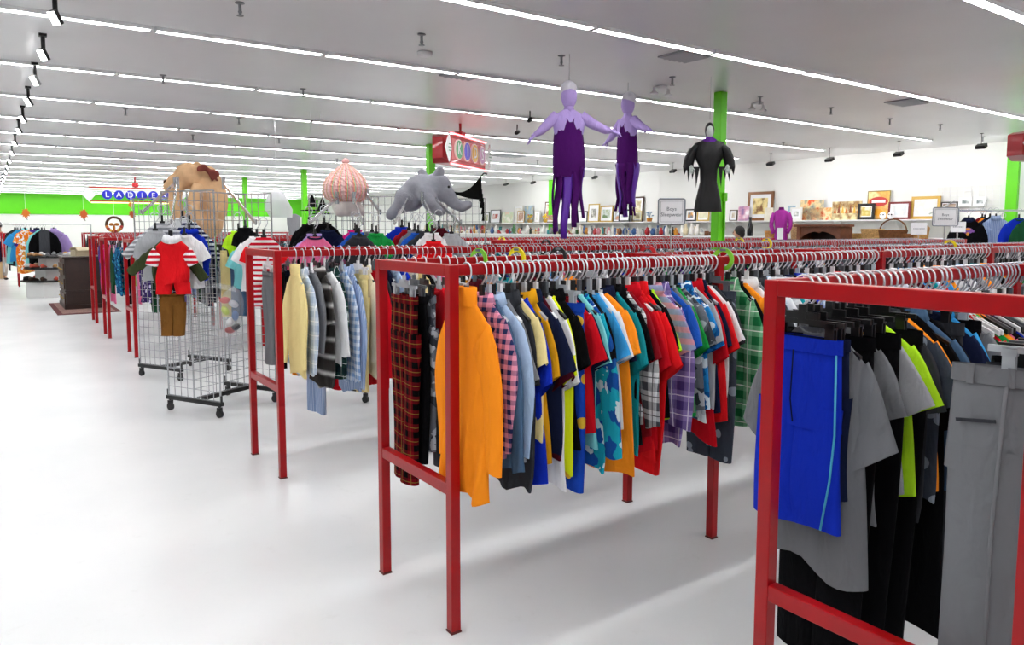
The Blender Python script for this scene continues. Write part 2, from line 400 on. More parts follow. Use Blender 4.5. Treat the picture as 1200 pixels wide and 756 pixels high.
# ------------------------------------------------------------------ garments: templates
def ring_torso(hw, th, z, n, amp, k, ph, ysh, xs=0):
    out = []
    for i in range(n):
        a = 2*PI*i/n; c, s = math.cos(a), math.sin(a)
        x = hw*math.copysign(abs(c)**.75, c); y = th*math.copysign(abs(s)**.8, s)
        y += amp*math.sin(k*x+ph)+ysh
        out.append((x+xs, y, z))
    return out
def torso(seed, hw=.19, L=.52, neck=.052, drop=.065, flare=1.05, th=.016):
    rnd = random.Random(seed); k = rnd.uniform(26, 46); ph = rnd.uniform(0, 6); k2 = rnd.uniform(2, 5)
    rings = []; n = 34
    for t in (0, .12, .3, .55, .8, 1):
        rings.append(ring_torso(neck+(hw*.95-neck)*t, .012+.006*t, -drop*t**1.15, n, 0, k, ph, 0))
    for i in range(1, 12):
        t = i/11; z = -drop-(L-drop)*t
        w_ = hw*(.95+.05*min(1, t*4))*(1+(flare-1)*t)+.004*math.sin(9*t+ph)
        rings.append(ring_torso(w_, th+.004*t, z, n, (.006+.011*t)*min(1, t*2.5)*(.75+.5*math.sin(7*t+ph)), k, ph+k2*t, .012*math.sin(3*t+ph), .008*math.sin(4*t+ph)))
        rings[-1] = [(x, y, z_+.016*t**2*math.sin(k*.6*x+ph*2)+.01*t*x/hw*math.sin(ph)) for x, y, z_ in rings[-1]]
    return MB().loft(rings, False)
def sleeve(side, seed, hw=.19, drop=.065, long=False, L=None, w0=.076, w1=None, ang=None):
    rnd = random.Random(seed*3+(1 if side > 0 else 2)); n = 14
    L = L or (.45 if long else .165); w1 = w1 or (.042 if long else .07)
    a0 = R(46 if long else 45); a1 = R(rnd.uniform(80, 95) if long else rnd.uniform(55, 75))
    if ang: a0, a1 = R(ang-8), R(ang+6)
    S = 12 if long else 7; p = Vector((hw-.055, 0, -drop-.045)); rings = []; yb = rnd.uniform(-.03, .004)
    for i in range(S+1):
        t = i/S; ang = a0+(a1-a0)*min(1, t*1.8)
        d = Vector((math.cos(ang), 0, -math.sin(ang)))
        if i: p = p+d*(L/S)
        nrm = Vector((d.z, 0, -d.x)); w_ = w0+(w1-w0)*t; th = .012+.007*math.sin(PI*min(1, t+.2))
        if not long: th = .013+.006*t
        rg = []
        for j in range(n):
            a = 2*PI*j/n; c, s = math.cos(a), math.sin(a)
            v = p+nrm*(w_*c)+Vector((0, th*s+yb*t+.006*math.sin(30*w_*c+seed+5*t)*t, 0))
            if long: v.z += .006*math.sin(t*26+seed+c*2)
            rg.append((v.x*side, v.y, v.z))
        rings.append(rg if side > 0 else rg[::-1])
    return MB().loft(rings, 'start')
def collar(kind, neck=.052):
    mb = MB(); n = 20
    def el(rx, ry, z, dip=0): return [(rx*math.cos(2*PI*i/n), ry*math.sin(2*PI*i/n), z-dip*max(0, -math.sin(2*PI*i/n))) for i in range(n)]
    if kind == 'crew':
        mb.loft([el(neck+.006, .02, -.012, .02), el(neck+.004, .022, .004, .018), el(neck-.004, .018, .006, .018), el(neck-.006, .012, -.008, .02)], False)
    elif kind == 'turtle':
        mb.loft([el(neck+.008, .022, -.012), el(neck+.004, .027, .02), el(neck-.001, .03, .05), el(neck-.008, .024, .052), el(neck-.008, .018, .0)], False)
    else:
        mb.loft([el(neck-.004, .016, .0), el(neck-.002, .022, .03, .01), el(neck+.006, .028, .032, .01), el(neck+.022, .034, -.008, .03), el(neck+.014, .026, -.012, .03)], False)
    return mb
def pants_mesh(seed, hw=.125, rise=.2, L=.72, leg=.075, th=.018, taper=.85):
    rnd = random.Random(seed); ph = rnd.uniform(0, 6); n = 18; mb = MB(); rings = []
    for i in range(6):
        t = i/5; rings.append(ring_torso(hw*(1+.05*t), th+.003*t, -.03-(rise-.03)*t, n, .006*t, 30, ph, 0))
    mb.loft(rings, 'start')
    for sx in (-1, 1):
        rings = []
        for i in range(12):
            t = i/11; z = -rise+.05-(L-rise+.05)*t
            lw = hw*.57*(1+(taper-1)*t)
            rings.append(ring_torso(lw, th+.004+.003*math.sin(6*t+ph), z, n, .008*t, 35, ph+sx+3*t, .01*math.sin(2.5*t+ph+sx)*t, sx*(hw*.52-.004*t)+.008*math.sin(3*t+ph)))
        mb.loft(rings, False)
    return mb
def waistband(hw=.125, th=.019):
    return MB().loft([ring_torso(hw+.003, th+.002, .0, 18, 0, 1, 0, 0), ring_torso(hw+.004, th+.003, -.032, 18, 0, 1, 0, 0)], False)
NT = 6; TPL = {}
DEF = fabric('#888888')
for s in range(NT):
    hw = .132+.01*(s % 3); L = .48+.03*(s % 4)
    TPL['tee', s] = [('body', torso(s, hw, L)), ('sleeve', sleeve(1, s, hw)), ('sleeve', sleeve(-1, s, hw)), ('collar', collar('crew'))]
    TPL['polo', s] = [('body', torso(s+20, hw, L+.02)), ('sleeve', sleeve(1, s+20, hw)), ('sleeve', sleeve(-1, s+20, hw)), ('collar', collar('polo'))]
    TPL['long', s] = [('body', torso(s+40, hw, L+.06)), ('sleeve', sleeve(1, s+40, hw, long=True)), ('sleeve', sleeve(-1, s+40, hw, long=True)), ('collar', collar('polo' if s % 2 else 'crew'))]
    TPL['turtle', s] = [('body', torso(s+60, hw, L+.1)), ('sleeve', sleeve(1, s+60, hw, long=True, L=.44)), ('sleeve', sleeve(-1, s+60, hw, long=True, L=.44)), ('collar', collar('turtle'))]
    TPL['dress', s] = [('body', torso(s+80, hw, L+.3, flare=1.2)), ('sleeve', sleeve(1, s+80, hw)), ('sleeve', sleeve(-1, s+80, hw)), ('collar', collar('crew'))]
    TPL['spread', s] = [('body', torso(s+120, hw, L)), ('sleeve', sleeve(1, s+120, hw, long=True, L=.34, ang=38+3*s, w0=.06)), ('sleeve', sleeve(-1, s+120, hw, long=True, L=.34, ang=42-2*s, w0=.06)), ('collar', collar('crew'))]
    TPL['pants', s] = [('body', pants_mesh(s, L=.68+.03*s)), ('waistband', waistband())]
    TPL['shorts', s] = [('body', pants_mesh(s+9, hw=.122, L=.42, rise=.2, taper=1.12)), ('waistband', waistband(.122))]
def legs_part(seed, sx, hw, z0, L, cuff):
    rnd = random.Random(seed); ph = rnd.uniform(0, 6)
    return MB().loft([ring_torso(hw*.5*(1-(1-cuff)*(i/7)), .02, z0-L*i/7, 16, .005*i/7, 40, ph+i, 0, sx*(hw*.5+.012*i/7)) for i in range(8)], False)
for s in range(2):
    hw = .135; LL = .1 if s == 0 else .24
    TPL['romper', s] = [('body', torso(s+90, hw, .38, flare=.95)), ('sleeve', sleeve(1, s+90, hw+.035, L=.12, w0=.05, w1=.048)), ('sleeve', sleeve(-1, s+90, hw+.035, L=.12, w0=.05, w1=.048)), ('collar', collar('polo' if s == 0 else 'crew')), ('leg', legs_part(s, 1, hw, -.36, LL, .9)), ('leg', legs_part(s+3, -1, hw, -.36, LL, .9))]
for k in TPL: TPL[k] = [(nm, mb.mesh(nm, DEF, True)) for nm, mb in TPL[k]]
def hanger_meshes():
    H = {}
    def hook(top):   # top of hook over the rail, neck of hanger at z = 0
        pts = [(-.001, 0, 0), (0, 0, top*.35), (0, 0, top*.5)]
        c, r = top-.028, .031
        for a in range(-35, 215, 25): pts.append((0+r*math.cos(R(a))*1, 0, c+r*math.sin(R(a))))
        return pts
    mb = MB(); top = .155; r = .03; c = top-r
    pts = [(0, 0, .06), (.004, 0, .076), (.02, 0, .092), (r, 0, c-.012)]+[(r*math.cos(R(a)), 0, c+r*math.sin(R(a))) for a in range(0, 226, 25)]
    mb.tube(pts, .0034, 6); H['hook'] = mb.mesh('hook', M_HOOK, True)
    mb = MB(); arm = [(-.14, -.062), (-.12, -.05), (-.08, -.028), (-.035, -.008), (0, .012), (.035, -.008), (.08, -.028), (.12, -.05), (.14, -.062)]
    rings = [[(x, -.006, z-.008), (x, .006, z-.008), (x, .006, z+.003), (x, -.006, z+.003)] for x, z in arm]
    mb.loft(rings, True); mb.box((0, 0, .012), (.05, .012, .024)); mb.box((0, 0, .045), (.022, .012, .05)); H['arms'] = mb.mesh('arms', M_BLACKPL)
    mb = MB(); mb.box((0, 0, .028), (.25, .009, .014)); mb.box((0, 0, .055), (.022, .01, .04)); mb.box((0, 0, .045), (.1, .008, .02)); H['bar'] = mb.mesh('bar', M_BLACKPL)
    mb = MB(); mb.box((0, -.007, .0), (.024, .006, .06)); mb.box((0, .007, .0), (.024, .006, .06)); mb.box((0, 0, .022), (.028, .02, .016)); H['clip'] = mb.mesh('clip', M_BLACKPL)
    return H
HG = hanger_meshes()
RAILZ = 1.40
TYPEWORD = {'spread': 'long-sleeved top', 'romper': 'romper', 'tee': 'T-shirt', 'polo': 'polo shirt', 'long': 'long-sleeved shirt', 'turtle': 'turtleneck', 'dress': 'long dress', 'pants': 'trousers', 'shorts': 'shorts'}
CATWORD = {'spread': 'shirt', 'romper': 'romper', 'tee': 'shirt', 'polo': 'shirt', 'long': 'shirt', 'turtle': 'sweater', 'dress': 'dress', 'pants': 'trousers', 'shorts': 'shorts'}
NAMEWORD = {'spread': 'long_sleeved_jumper', 'romper': 'baby_romper', 'tee': 't_shirt', 'polo': 'polo_shirt', 'long': 'long_sleeved_shirt', 'turtle': 'turtleneck_sweater', 'dress': 'long_dress', 'pants': 'trousers', 'shorts': 'shorts'}
PAL = {  # colour word -> cloth
    'orange': ('#FF9522',), 'red': ('#C5101F',), 'bright red': ('#E01B22',), 'dark red': ('#8E1420',), 'maroon': ('#4E0F1C',), 'navy': ('#161D38',), 'black': ('#0B0B0E',),
    'white': ('#E9EAEC',), 'cream': ('#E6DCC0',), 'grey': ('#75777B',), 'light grey': ('#A9ABAF',), 'charcoal': ('#35373C',), 'royal blue': ('#1530B5',),
    'blue': ('#2357B8',), 'sky blue': ('#3A9AD9',), 'pale blue': ('#A9C0DE',), 'teal': ('#178E97',), 'aqua': ('#7FD3D6',), 'green': ('#1E9A45',), 'dark green': ('#1C4A2E',),
    'lime': ('#B8EE2A',), 'neon yellow': ('#E4F01E',), 'mustard': ('#E0A01A',), 'pale yellow': ('#F0DC9A',), 'pink': ('#E06A95',), 'hot pink': ('#D41F7C',), 'purple': ('#55308C',), 'lilac': ('#A78FCB',),
    'brown': ('#7E5527',), 'olive': ('#40492E',), 'khaki': ('#9A8A62',), 'denim blue': ('#46617F',),
    'pink and navy gingham': ('#E79AB4', 'gingham', '#27305C'), 'purple plaid': ('#8C79B8', 'plaid', '#4A3A78', '#E5DDF0'), 'red plaid': ('#7A0D17', 'plaid', '#040405', '#8A7430', 1.35),
    'green plaid': ('#7DBB8E', 'plaid', '#1C6A3C', '#F2F2EA'), 'charcoal panelled': ('#45474C', 'panel', '#0D0D0F', None, .62), 'dark green plaid': ('#25453F', 'plaid', '#14262B', '#D6DDDC'), 'pale blue plaid': ('#D3DEEA', 'plaid', '#A9BDD6', '#FFFFFF'),
    'blue checked': ('#7FA0CF', 'gingham', '#DDE6F2'), 'blue pinstriped': ('#8EA5CE', 'vert', '#B8C8E4'), 'grey fading striped': ('#3B3836', 'fade', '#C9C8C6'), 'black and white plaid': ('#E8E8EA', 'plaid', '#50525A', '#101014'),
    'navy striped': ('#1B2448', 'stripes', '#D8DCE4'), 'red and white striped': ('#C8152A', 'stripes', '#F1ECEC'), 'lime and blue striped': ('#B4D92E', 'wide', '#1B62A8'), 'grey striped': ('#8A8C92', 'stripes', '#D7D8DC'),
    'pink striped': ('#C98C9C', 'stripes', '#8F97B8'), 'blue star-print': ('#1B46B4', 'dots', '#E7B93A'), 'teal print': ('#1FA3B8', 'blotch', '#1B4F9C', '#D9E7EC'), 'blue print': ('#2686CC', 'blotch', '#155A9E', '#DCEBF5'),
    'grey camouflage': ('#6C707A', 'camo', '#3C4048', '#B9BDC4'), 'white print': ('#E2E4E8', 'blotch', '#4A5A80', '#B8BEC8'), 'dark grey dotted': ('#3D434E', 'dots', '#8C95A2'), 'orange print': ('#F07A24', 'blotch', '#F5B25A', '#FFFFFF'),
    'blue leaf print': ('#1C5C8E', 'blotch', '#0E2F4E', '#3BA0C4'), 'purple print': ('#3B2A66', 'dots', '#D8D0EA')}
def cloth(c):
    p = PAL[c]; return fabric(p[0], *(p[1:]))
HCOL = [M_BLACKPL, M_GREYPL, M_BLACKPL, M_CLEARPL, M_BLACKPL, M_WHITEPL]
NG = 0
def hang(kind, colour, loc, rz, sc=1.0, ln=1.0, label=None, group=None, hm=None, seed=None, sleevec=None, collarc=None, hlabel=None, hgroup=None, hmat=None, wide=1.0, sleeve_scale=None):
    """one garment with its hanger; loc = top of rail under the hook (hook top)"""
    global NG
    NG += 1; s = (NG*5+3) % NT if seed is None else seed
    clipk = kind in ('pants', 'shorts')
    hm = hm or HCOL[(NG*7) % 6]
    z0 = loc[2]+.004-.155+.003
    h = thing('clip_hanger' if clipk else 'clothes_hanger', hlabel, 'hanger', (loc[0], loc[1], z0), rz, hgroup)
    inst('hook', HG['hook'], h, hmat)
    if clipk:
        inst('bar', HG['bar'], h, hm)
        for sx in (-1, 1): inst('clip', HG['clip'], h, hm, (sx*.085, 0, 0))
    else:
        a = inst('arms', HG['arms'], h, hm); a.scale = (sc*.93*wide, 1, 1)
    t = thing(NAMEWORD[kind], label, CATWORD[kind], (loc[0], loc[1], z0+(-.012 if clipk else .007)), rz, group)
    t.scale = (sc*wide, 1, sc*ln)
    m_ = cloth(colour)
    for nm, me in TPL[kind, s]:
        mm = m_
        if nm == 'sleeve' and sleevec: mm = cloth(sleevec)
        if nm in ('collar',) and collarc: mm = cloth(collarc)
        o = inst(nm, me, t, mm)
        if nm == 'collar': o.scale = (1/(sc*wide)*1.0, 1, 1)
        if nm == 'sleeve' and sleeve_scale: o.scale = sleeve_scale
    return t, h
def art(s):
    return ('an ' if s[0] in 'aeiou' else 'a ')+s
def run(rail_y, x0, x1, items, rackword, zrail=RAILZ, lean=0.0, rnd=None, jit=4):
    """hang a list of (kind, colour, scale, length) along a rail; labels name the neighbours"""
    rnd = rnd or random.Random(int(rail_y*100)); n = len(items)
    descs = [f'{c} {TYPEWORD[k]}' for k, c, *_ in items]
    for i, it in enumerate(items):
        k, c = it[0], it[1]; sc = it[2] if len(it) > 2 else rnd.uniform(.9, 1.1); ln = it[3] if len(it) > 3 else rnd.uniform(.95, 1.15)
        opt = it[4] if len(it) > 4 else {}
        x = x0+(x1-x0)*(i+.5)/n+rnd.uniform(-.25, .25)*(x1-x0)/n
        if opt.get('dx'): x += opt['dx']
        a, b = (descs[i-1] if i else None), (descs[i+1] if i < n-1 else None)
        if a and b: where = f'between {a} and {b}'
        elif b: where = f'beside {b}, at the rail end'
        else: where = f'beside {a}, at the rail end'
        lab = f'{descs[i]} {where} on {rackword}'
        if len(lab.split()) > 16: lab = f'{descs[i]} beside {a or b} on {rackword}'
        if len(lab.split()) > 16: lab = f'{descs[i]} beside {a or b}'
        rz = -PI/2+lean+R(rnd.uniform(-jit, jit))
        hl = f'hanger of the {descs[i]} {where}'
        if len(hl.split()) > 16: hl = f'hanger of the {descs[i]} beside {a or b}'
        hang(k, c, (x, rail_y, zrail), rz, sc, ln, lab, 'garments on '+rackword, opt.get('hm'), None, opt.get('sl'), opt.get('co'), hl, 'hangers on '+rackword, None, opt.get('wide', 1.0), opt.get('ss'))

# stuff: far hangers and far garments, too many to pick apart
SH = MB(); SG_V, SG_F, SG_C = [], [], []
def far_hanger(x, y, z, flip):
    r = .03; c = z-r+.006; pr = []
    pts = [(x, y, z-.09), (x, y-.02, z-.066), (x, y-r, c-.01)]+[(x, y-r*math.cos(R(a)), c+r*math.sin(R(a))) for a in range(0, 200, 40)]
    SH.cur = 0; SH.tube(pts, .0034, 4, False)
    SH.cur = flip+1
    arm = [(-.14, -.062), (-.07, -.026), (0, .014), (.07, -.026), (.14, -.062)]
    SH.loft([[(x-.006, y+a, z-.15+b-.008), (x+.006, y+a, z-.15+b-.008), (x+.006, y+a, z-.15+b+.008), (x-.006, y+a, z-.15+b+.008)] for a, b in arm], True); SH.box((x, y, z-.115), (.011, .022, .055))
def far_garment(x, y, z, c, L, long, rnd):
    hw = rnd.uniform(.14, .165); th = .013; zz = z-.158; o = len(SG_V); n = 8
    prof = [(.06, 0), (hw*.6, -.03), (hw, -.075), (hw*1.03, -.3), (hw*1.08, -L)]
    ph = rnd.uniform(0, 6)
    for w_, dz in prof:
        for i in range(n):
            a = 2*PI*i/n; yy = w_*math.copysign(abs(math.cos(a))**.7, math.cos(a))
            SG_V.append((x+th*math.sin(a)+.008*math.sin(30*yy+ph)*(dz < -.1), y+yy, zz+dz))
    fs = [(o+i*n+j, o+i*n+(j+1) % n, o+(i+1)*n+(j+1) % n, o+(i+1)*n+j) for i in range(len(prof)-1) for j in range(n)]
    for side in (-1, 1):
        oo = len(SG_V); LL = .42 if long else .16; w1 = .05 if long else .075
        for q in range(4):
            t = q/3; px_ = hw-.05+LL*t*(.25 if long else .4); pz = -.11-LL*t*(.95 if long else .85); w_ = .08+(w1-.08)*t
            for i in range(6):
                a = 2*PI*i/6
                SG_V.append((x+.012*math.sin(a), y+side*(px_+w_*.8*math.cos(a)), zz+pz+w_*.45*math.cos(a)))
        fs += [(oo+i*6+j, oo+i*6+(j+1) % 6, oo+(i+1)*6+(j+1) % 6, oo+(i+1)*6+j) for i in range(3) for j in range(6)]
    SG_F.extend(fs); SG_C.extend([c]*len(fs))
FARC = ['navy', 'black', 'white', 'grey', 'royal blue', 'red', 'pale blue', 'charcoal', 'light grey', 'sky blue', 'white', 'black', 'maroon', 'teal', 'orange', 'denim blue', 'purple', 'pink', 'white', 'green', 'mustard', 'dark green', 'cream']
def far_run(rail_y, x0, x1, n, seed, cols=None, garments=True, Lr=(.5, .68)):
    rnd = random.Random(seed)
    for i in range(n):
        x = x0+(x1-x0)*(i+.5)/n+rnd.uniform(-.3, .3)*(x1-x0)/n
        far_hanger(x, rail_y, RAILZ, rnd.choice((0, 0, 0, 1, 1, 2)))
        if garments and not (abs(rail_y-5) < .1 and 6.12 < x < 6.42): far_garment(x, rail_y, RAILZ, rnd.choice(cols or FARC), rnd.uniform(*Lr), rnd.random() < .3, rnd)

# ------------------------------------------------------------------ red clothes racks
BAY = 1.49; PW = .04
def rack(x, y0, y1, bays, lab, group='red square-tube clothes racks'):
    L = bays*BAY
    t = thing('clothes_rack', lab, 'clothes rack', (x, y0, 0), 0, group); d = y1-y0
    for b in range(bays+1):
        for yy in (0, d):
            mb = MB(); mb.box((b*BAY, yy, (RAILZ-.001)/2+.004), (PW, PW, RAILZ-.009)); mb.build('post', M_RED, t, bev=.003)
            mb = MB(); mb.box((b*BAY, yy, .003), (PW+.004, PW+.004, .006)); mb.build('foot', mat('worn_steel', '#6A2A26', .6, .2), t)
        mb = MB(); mb.box((b*BAY, d/2, RAILZ-.0215), (PW*.98, d-PW, .043)); mb.build('end_bar', M_RED, t, bev=.003)
        mb = MB(); mb.box((b*BAY, d/2, .555), (PW*.9, d-PW, .045)); mb.build('cross_bar', M_RED, t, bev=.003)
    for yy in (0, d):
        for b in range(bays):
            mb = MB(); mb.box(((b+.5)*BAY, yy, RAILZ-.02), (BAY-PW, PW*.8, .04)); mb.build('rail', M_RED, t, bev=.003)
    return t
R0 = (1.68, .56, 1.173, 4); R1 = (1.374, 2.319, 2.912, 5); R2 = (1.405, 4.418, 5.004, 6)
rack(*R0, 'red metal clothes rack with blue shorts at its open end')
rack(*R1, 'long red metal clothes rack with an orange turtleneck at its end')
rack(*R2, 'red metal clothes rack with a pale yellow shirt at its end')
R3 = (4.75, 6.5, 7.08, 3); R4 = (5.0, 8.45, 9.03, 3)
rack(*R3, 'red clothes rack beyond the green column, densely hung')
rack(*R4, 'red clothes rack farthest towards the picture wall, densely hung')
R5 = (1.36, 9.61, 10.14, 3); R6 = (1.31, 11.53, 12.02, 3); R7 = (1.36, 13.5, 14.0, 3)
rack(*R5, 'red clothes rack just behind the wheeled wire grid displays')
rack(*R6, 'red clothes rack with a blue leaf-print garment at its end')
rack(*R7, 'red clothes rack with pink garments beside the dark wooden dresser')

# garments on the long rack, front rail
N1 = 'the orange-turtleneck rack'
hangset = [
 ('turtle', 'orange', 1.08, 1.06, {'wide': .86, 'dx': -.038}), ('long', 'pink and navy gingham', 1.0, .95), ('long', 'denim blue', 1.0, 1.08), ('long', 'pale blue', 1, .98), ('tee', 'grey', 1.05, 1.12), ('polo', 'charcoal', 1.02, 1.15),
 ('tee', 'pale yellow', .98, .95, {'co': 'white'}), ('tee', 'royal blue', 1.05, 1.22), ('polo', 'mustard', .98, 1.18), ('polo', 'navy', 1.06, 1.02), ('tee', 'maroon', 1.04, 1.18), ('tee', 'white', 1.1, 1.14),
 ('tee', 'neon yellow', .96, 1.26), ('polo', 'black', 1.02, 1.0), ('pants', 'blue star-print', 1.0, 1.06, {'wide': 1.15}), ('tee', 'red', 1.02, .96), ('tee', 'navy', 1.0, 1.05), ('tee', 'aqua', 1.05, .98), ('long', 'teal print', 1.0, 1.12),
 ('tee', 'black', 1, 1.02), ('tee', 'sky blue', 1.04, .98), ('tee', 'white', 1, 1.0), ('dress', 'orange', 1.1, .82, {'wide': 1.06}), ('polo', 'navy', 1.02, 1.0), ('tee', 'teal', 1, 1.18), ('polo', 'black', 1.03, 1.05), ('long', 'black and white plaid', .98, 1.0),
 ('tee', 'dark red', 1, 1.1), ('polo', 'red', 1.03, 1.25), ('tee', 'bright red', 1.08, 1.12), ('polo', 'bright red', 1.1, 1.2), ('tee', 'black', 1, 1.0), ('tee', 'lime', .98, 1.1), ('polo', 'pink striped', 1, 1.02), ('long', 'purple plaid', 1.04, 1.0),
 ('polo', 'purple plaid', 1.06, 1.05), ('tee', 'blue', 1, .98), ('tee', 'grey', 1, 1.0), ('tee', 'green', 1, 1.1), ('tee', 'grey camouflage', 1, .98), ('polo', 'blue print', 1.04, 1.0), ('tee', 'white print', 1, 1.02),
 ('tee', 'light grey', 1, .95), ('polo', 'red', 1.03, 1.2), ('polo', 'navy', 1.03, 1.02), ('tee', 'bright red', 1, 1.12), ('tee', 'white', 1, 1.0), ('tee', 'charcoal', 1.02, 1.0), ('pants', 'dark grey dotted', 1.1, .95)]
X1 = R1[0]
hangset = [(it[0], it[1], it[2], it[3]*(1.06 if n_ else 1.0))+tuple(it[4:]) for n_, it in enumerate(hangset)]
run(R1[1], X1+.092, X1+BAY-.035, hangset, N1, lean=R(3), rnd=random.Random(3))
rn = random.Random(5)
def rand_items(n, cols, kinds, rn):
    out = []; last = None
    for i in range(n):
        c = rn.choice([q for q in cols if q != last]); last = c
        out.append((rn.choice(kinds), c))
    return out
b2 = [('long', 'green plaid', 1.12, 1.05), ('tee', 'black', 1, 1.05), ('tee', 'orange', 1, .95), ('polo', 'white', 1.02, 1.02), ('tee', 'grey', 1, 1.08), ('polo', 'charcoal', 1.02, 1.1), ('long', 'pale blue plaid', 1, 1), ('tee', 'white', 1, 1)]
MIX = ['navy', 'black', 'white', 'grey', 'royal blue', 'red', 'pale blue', 'charcoal', 'light grey', 'sky blue', 'maroon', 'teal', 'orange', 'denim blue', 'white print', 'navy striped', 'blue checked', 'black and white plaid', 'blue pinstriped', 'grey striped']
b2 += rand_items(24, MIX, ('tee', 'polo', 'long', 'tee'), rn)
run(R1[1], X1+BAY+.06, X1+2*BAY-.05, b2, 'the second bay of the orange-turtleneck rack', rnd=random.Random(4))
run(R1[1], X1+2*BAY+.05, X1+3*BAY-.05, rand_items(26, MIX, ('tee', 'polo', 'long'), rn), 'the third bay of the orange-turtleneck rack', rnd=random.Random(6))
far_run(R1[1], X1+3*BAY+.05, X1+5*BAY-.05, 60, 11)
# back rail of the same rack
run(R1[2], X1+.09, X1+BAY-.05, [('pants', 'red plaid', 1.0, 1.08, {'hm': M_CLEARPL}), ('pants', 'black', 1.0, 1.0), ('pants', 'grey camouflage', 1.0, .98), ('tee', 'red', 1, 1), ('pants', 'charcoal', 1, 1)]+rand_items(21, MIX, ('tee', 'polo', 'pants'), rn), 'the rear rail behind the orange turtleneck', lean=R(-6), rnd=random.Random(8))
far_run(R1[2], X1+BAY+.05, X1+5*BAY-.05, 110, 12)
# rack with the blue shorts
N0 = 'the blue-shorts rack'; X0 = R0[0]
K_ = {'hm': M_BLACKPL}
s0 = [('shorts', 'royal blue', 1.02, 1.22, {'hm': M_BLACKPL, 'wide': .95}), ('shorts', 'navy', .95, 1.1, K_), ('tee', 'grey', 1.0, 1.36, K_), ('pants', 'black', 1.1, 1.1, K_), ('tee', 'grey', 1.02, .95, K_), ('pants', 'mustard', .6, .86, K_), ('pants', 'black', 1.15, 1.15, K_), ('tee', 'light grey', 1.0, 1.0, K_), ('tee', 'lime', 1, .95, K_), ('pants', 'black', 1.15, 1.12, K_),
      ('polo', 'charcoal', 1.02, 1.0, K_), ('tee', 'dark grey dotted', 1, 1.0, K_), ('tee', 'orange', 1, 1, K_), ('dress', 'black', 1.15, 1.1, K_), ('polo', 'denim blue', 1.02, 1, K_), ('tee', 'black', 1, 1.05, K_), ('pants', 'charcoal', 1.1, 1.1, K_), ('tee', 'navy', 1, 1), ('long', 'sky blue', 1, 1), ('pants', 'black', 1.1, 1.1), ('tee', 'grey', 1, 1)]
run(R0[2], X0+.11, X0+.95, s0, N0, lean=R(0), rnd=random.Random(9), jit=3)
far_run(R0[2], X0+.97, X0+4*BAY, 150, 13)
run(R0[1], X0+.05, X0+1.15, [('pants', 'grey', 1.2, .98, {'hm': M_CLEARPL, 'wide': 1.25}), ('pants', 'charcoal', 1.15, 1.0), ('pants', 'black', 1.2, 1.15), ('pants', 'black', 1.25, 1.15, {'wide': 1.1}), ('pants', 'navy', 1.2, 1.1), ('tee', 'black', 1, 1.05), ('polo', 'charcoal', 1, 1), ('tee', 'orange', 1, 1), ('tee', 'navy', 1, 1), ('tee', 'sky blue', 1, 1), ('polo', 'black', 1, 1), ('tee', 'red', 1, 1)]+rand_items(10, MIX, ('tee', 'polo'), rn), 'the grey-trousers rail', lean=R(9), rnd=random.Random(10), jit=3)
far_run(R0[1], X0+1.17, X0+3*BAY, 80, 14)
# rack with the pale yellow shirt
N2 = 'the pale-yellow-shirt rack'; X2 = R2[0]
s2 = [('turtle', 'pale yellow', 1.05, 1.02), ('long', 'pale blue plaid', 1.02, 1.08), ('long', 'grey', .98, .9), ('polo', 'grey fading striped', 1.08, 1.12, {}), ('long', 'white', .95, 1.0), ('long', 'dark green plaid', 1.03, 1.12), ('long', 'blue checked', 1.05, 1.2), ('long', 'blue pinstriped', 1.08, 1.24),
      ('pants', 'pale yellow', .9, 1.05), ('long', 'cream', 1, 1.05), ('long', 'red', 1.04, 1.2), ('polo', 'charcoal', 1.0, 1.22), ('long', 'navy', 1, 1.1), ('long', 'pale blue', 1, 1.1), ('tee', 'royal blue', 1, 1.1), ('pants', 'cream', 1, 1.0), ('tee', 'pale yellow', 1, 1), ('polo', 'black', 1, 1.05), ('long', 'light grey', 1, 1), ('tee', 'pink', 1, 1)]
run(R2[1], X2+.07, X2+1.1, s2, N2, lean=R(4), rnd=random.Random(15))
far_run(R2[1], X2+1.1, X2+6*BAY-.05, 190, 16)
run(R2[2], X2+.09, X2+.8, [('pants', 'grey', .95, .82), ('pants', 'black', 1, .85), ('pants', 'navy', 1, .85)]+rand_items(8, MIX, ('pants', 'tee'), rn), 'the rear rail behind the pale yellow shirt', lean=R(-5), rnd=random.Random(17))
far_run(R2[2], X2+.85, X2+6*BAY-.05, 190, 18)
for rk, sd in ((R3, 20), (R4, 22)):
    far_run(rk[1], rk[0]+.05, rk[0]+3*BAY-.05, 90, sd); far_run(rk[2], rk[0]+.05, rk[0]+3*BAY-.05, 90, sd+1)
LC = ['pink', 'hot pink', 'black', 'purple', 'teal', 'navy', 'white', 'lilac', 'aqua', 'dark green']
run(R6[1], R6[0]+.1, R6[0]+.5, [('dress', 'blue leaf print', 1.0, .8), ('dress', 'teal print', 1, .85), ('pants', 'black', 1, 1.0), ('tee', 'lime', 1, 1), ('long', 'purple print', 1, 1)], 'the blue-leaf-print rack', lean=R(5), rnd=random.Random(30))
run(R7[1], R7[0]+.1, R7[0]+.5, [('dress', 'hot pink', .95, 1.1), ('dress', 'pink', .95, 1.2), ('tee', 'lilac', 1, 1), ('long', 'white print', 1, 1.1)], 'the rack beside the dresser', lean=R(5), rnd=random.Random(31))
run(R5[1], R5[0]+.1, R5[0]+.5, [('long', 'purple print', 1, 1), ('dress', 'dark green', 1, .9), ('tee', 'white', 1, 1), ('pants', 'navy', 1, 1)], 'the rack behind the wire grid displays', lean=R(5), rnd=random.Random(32))
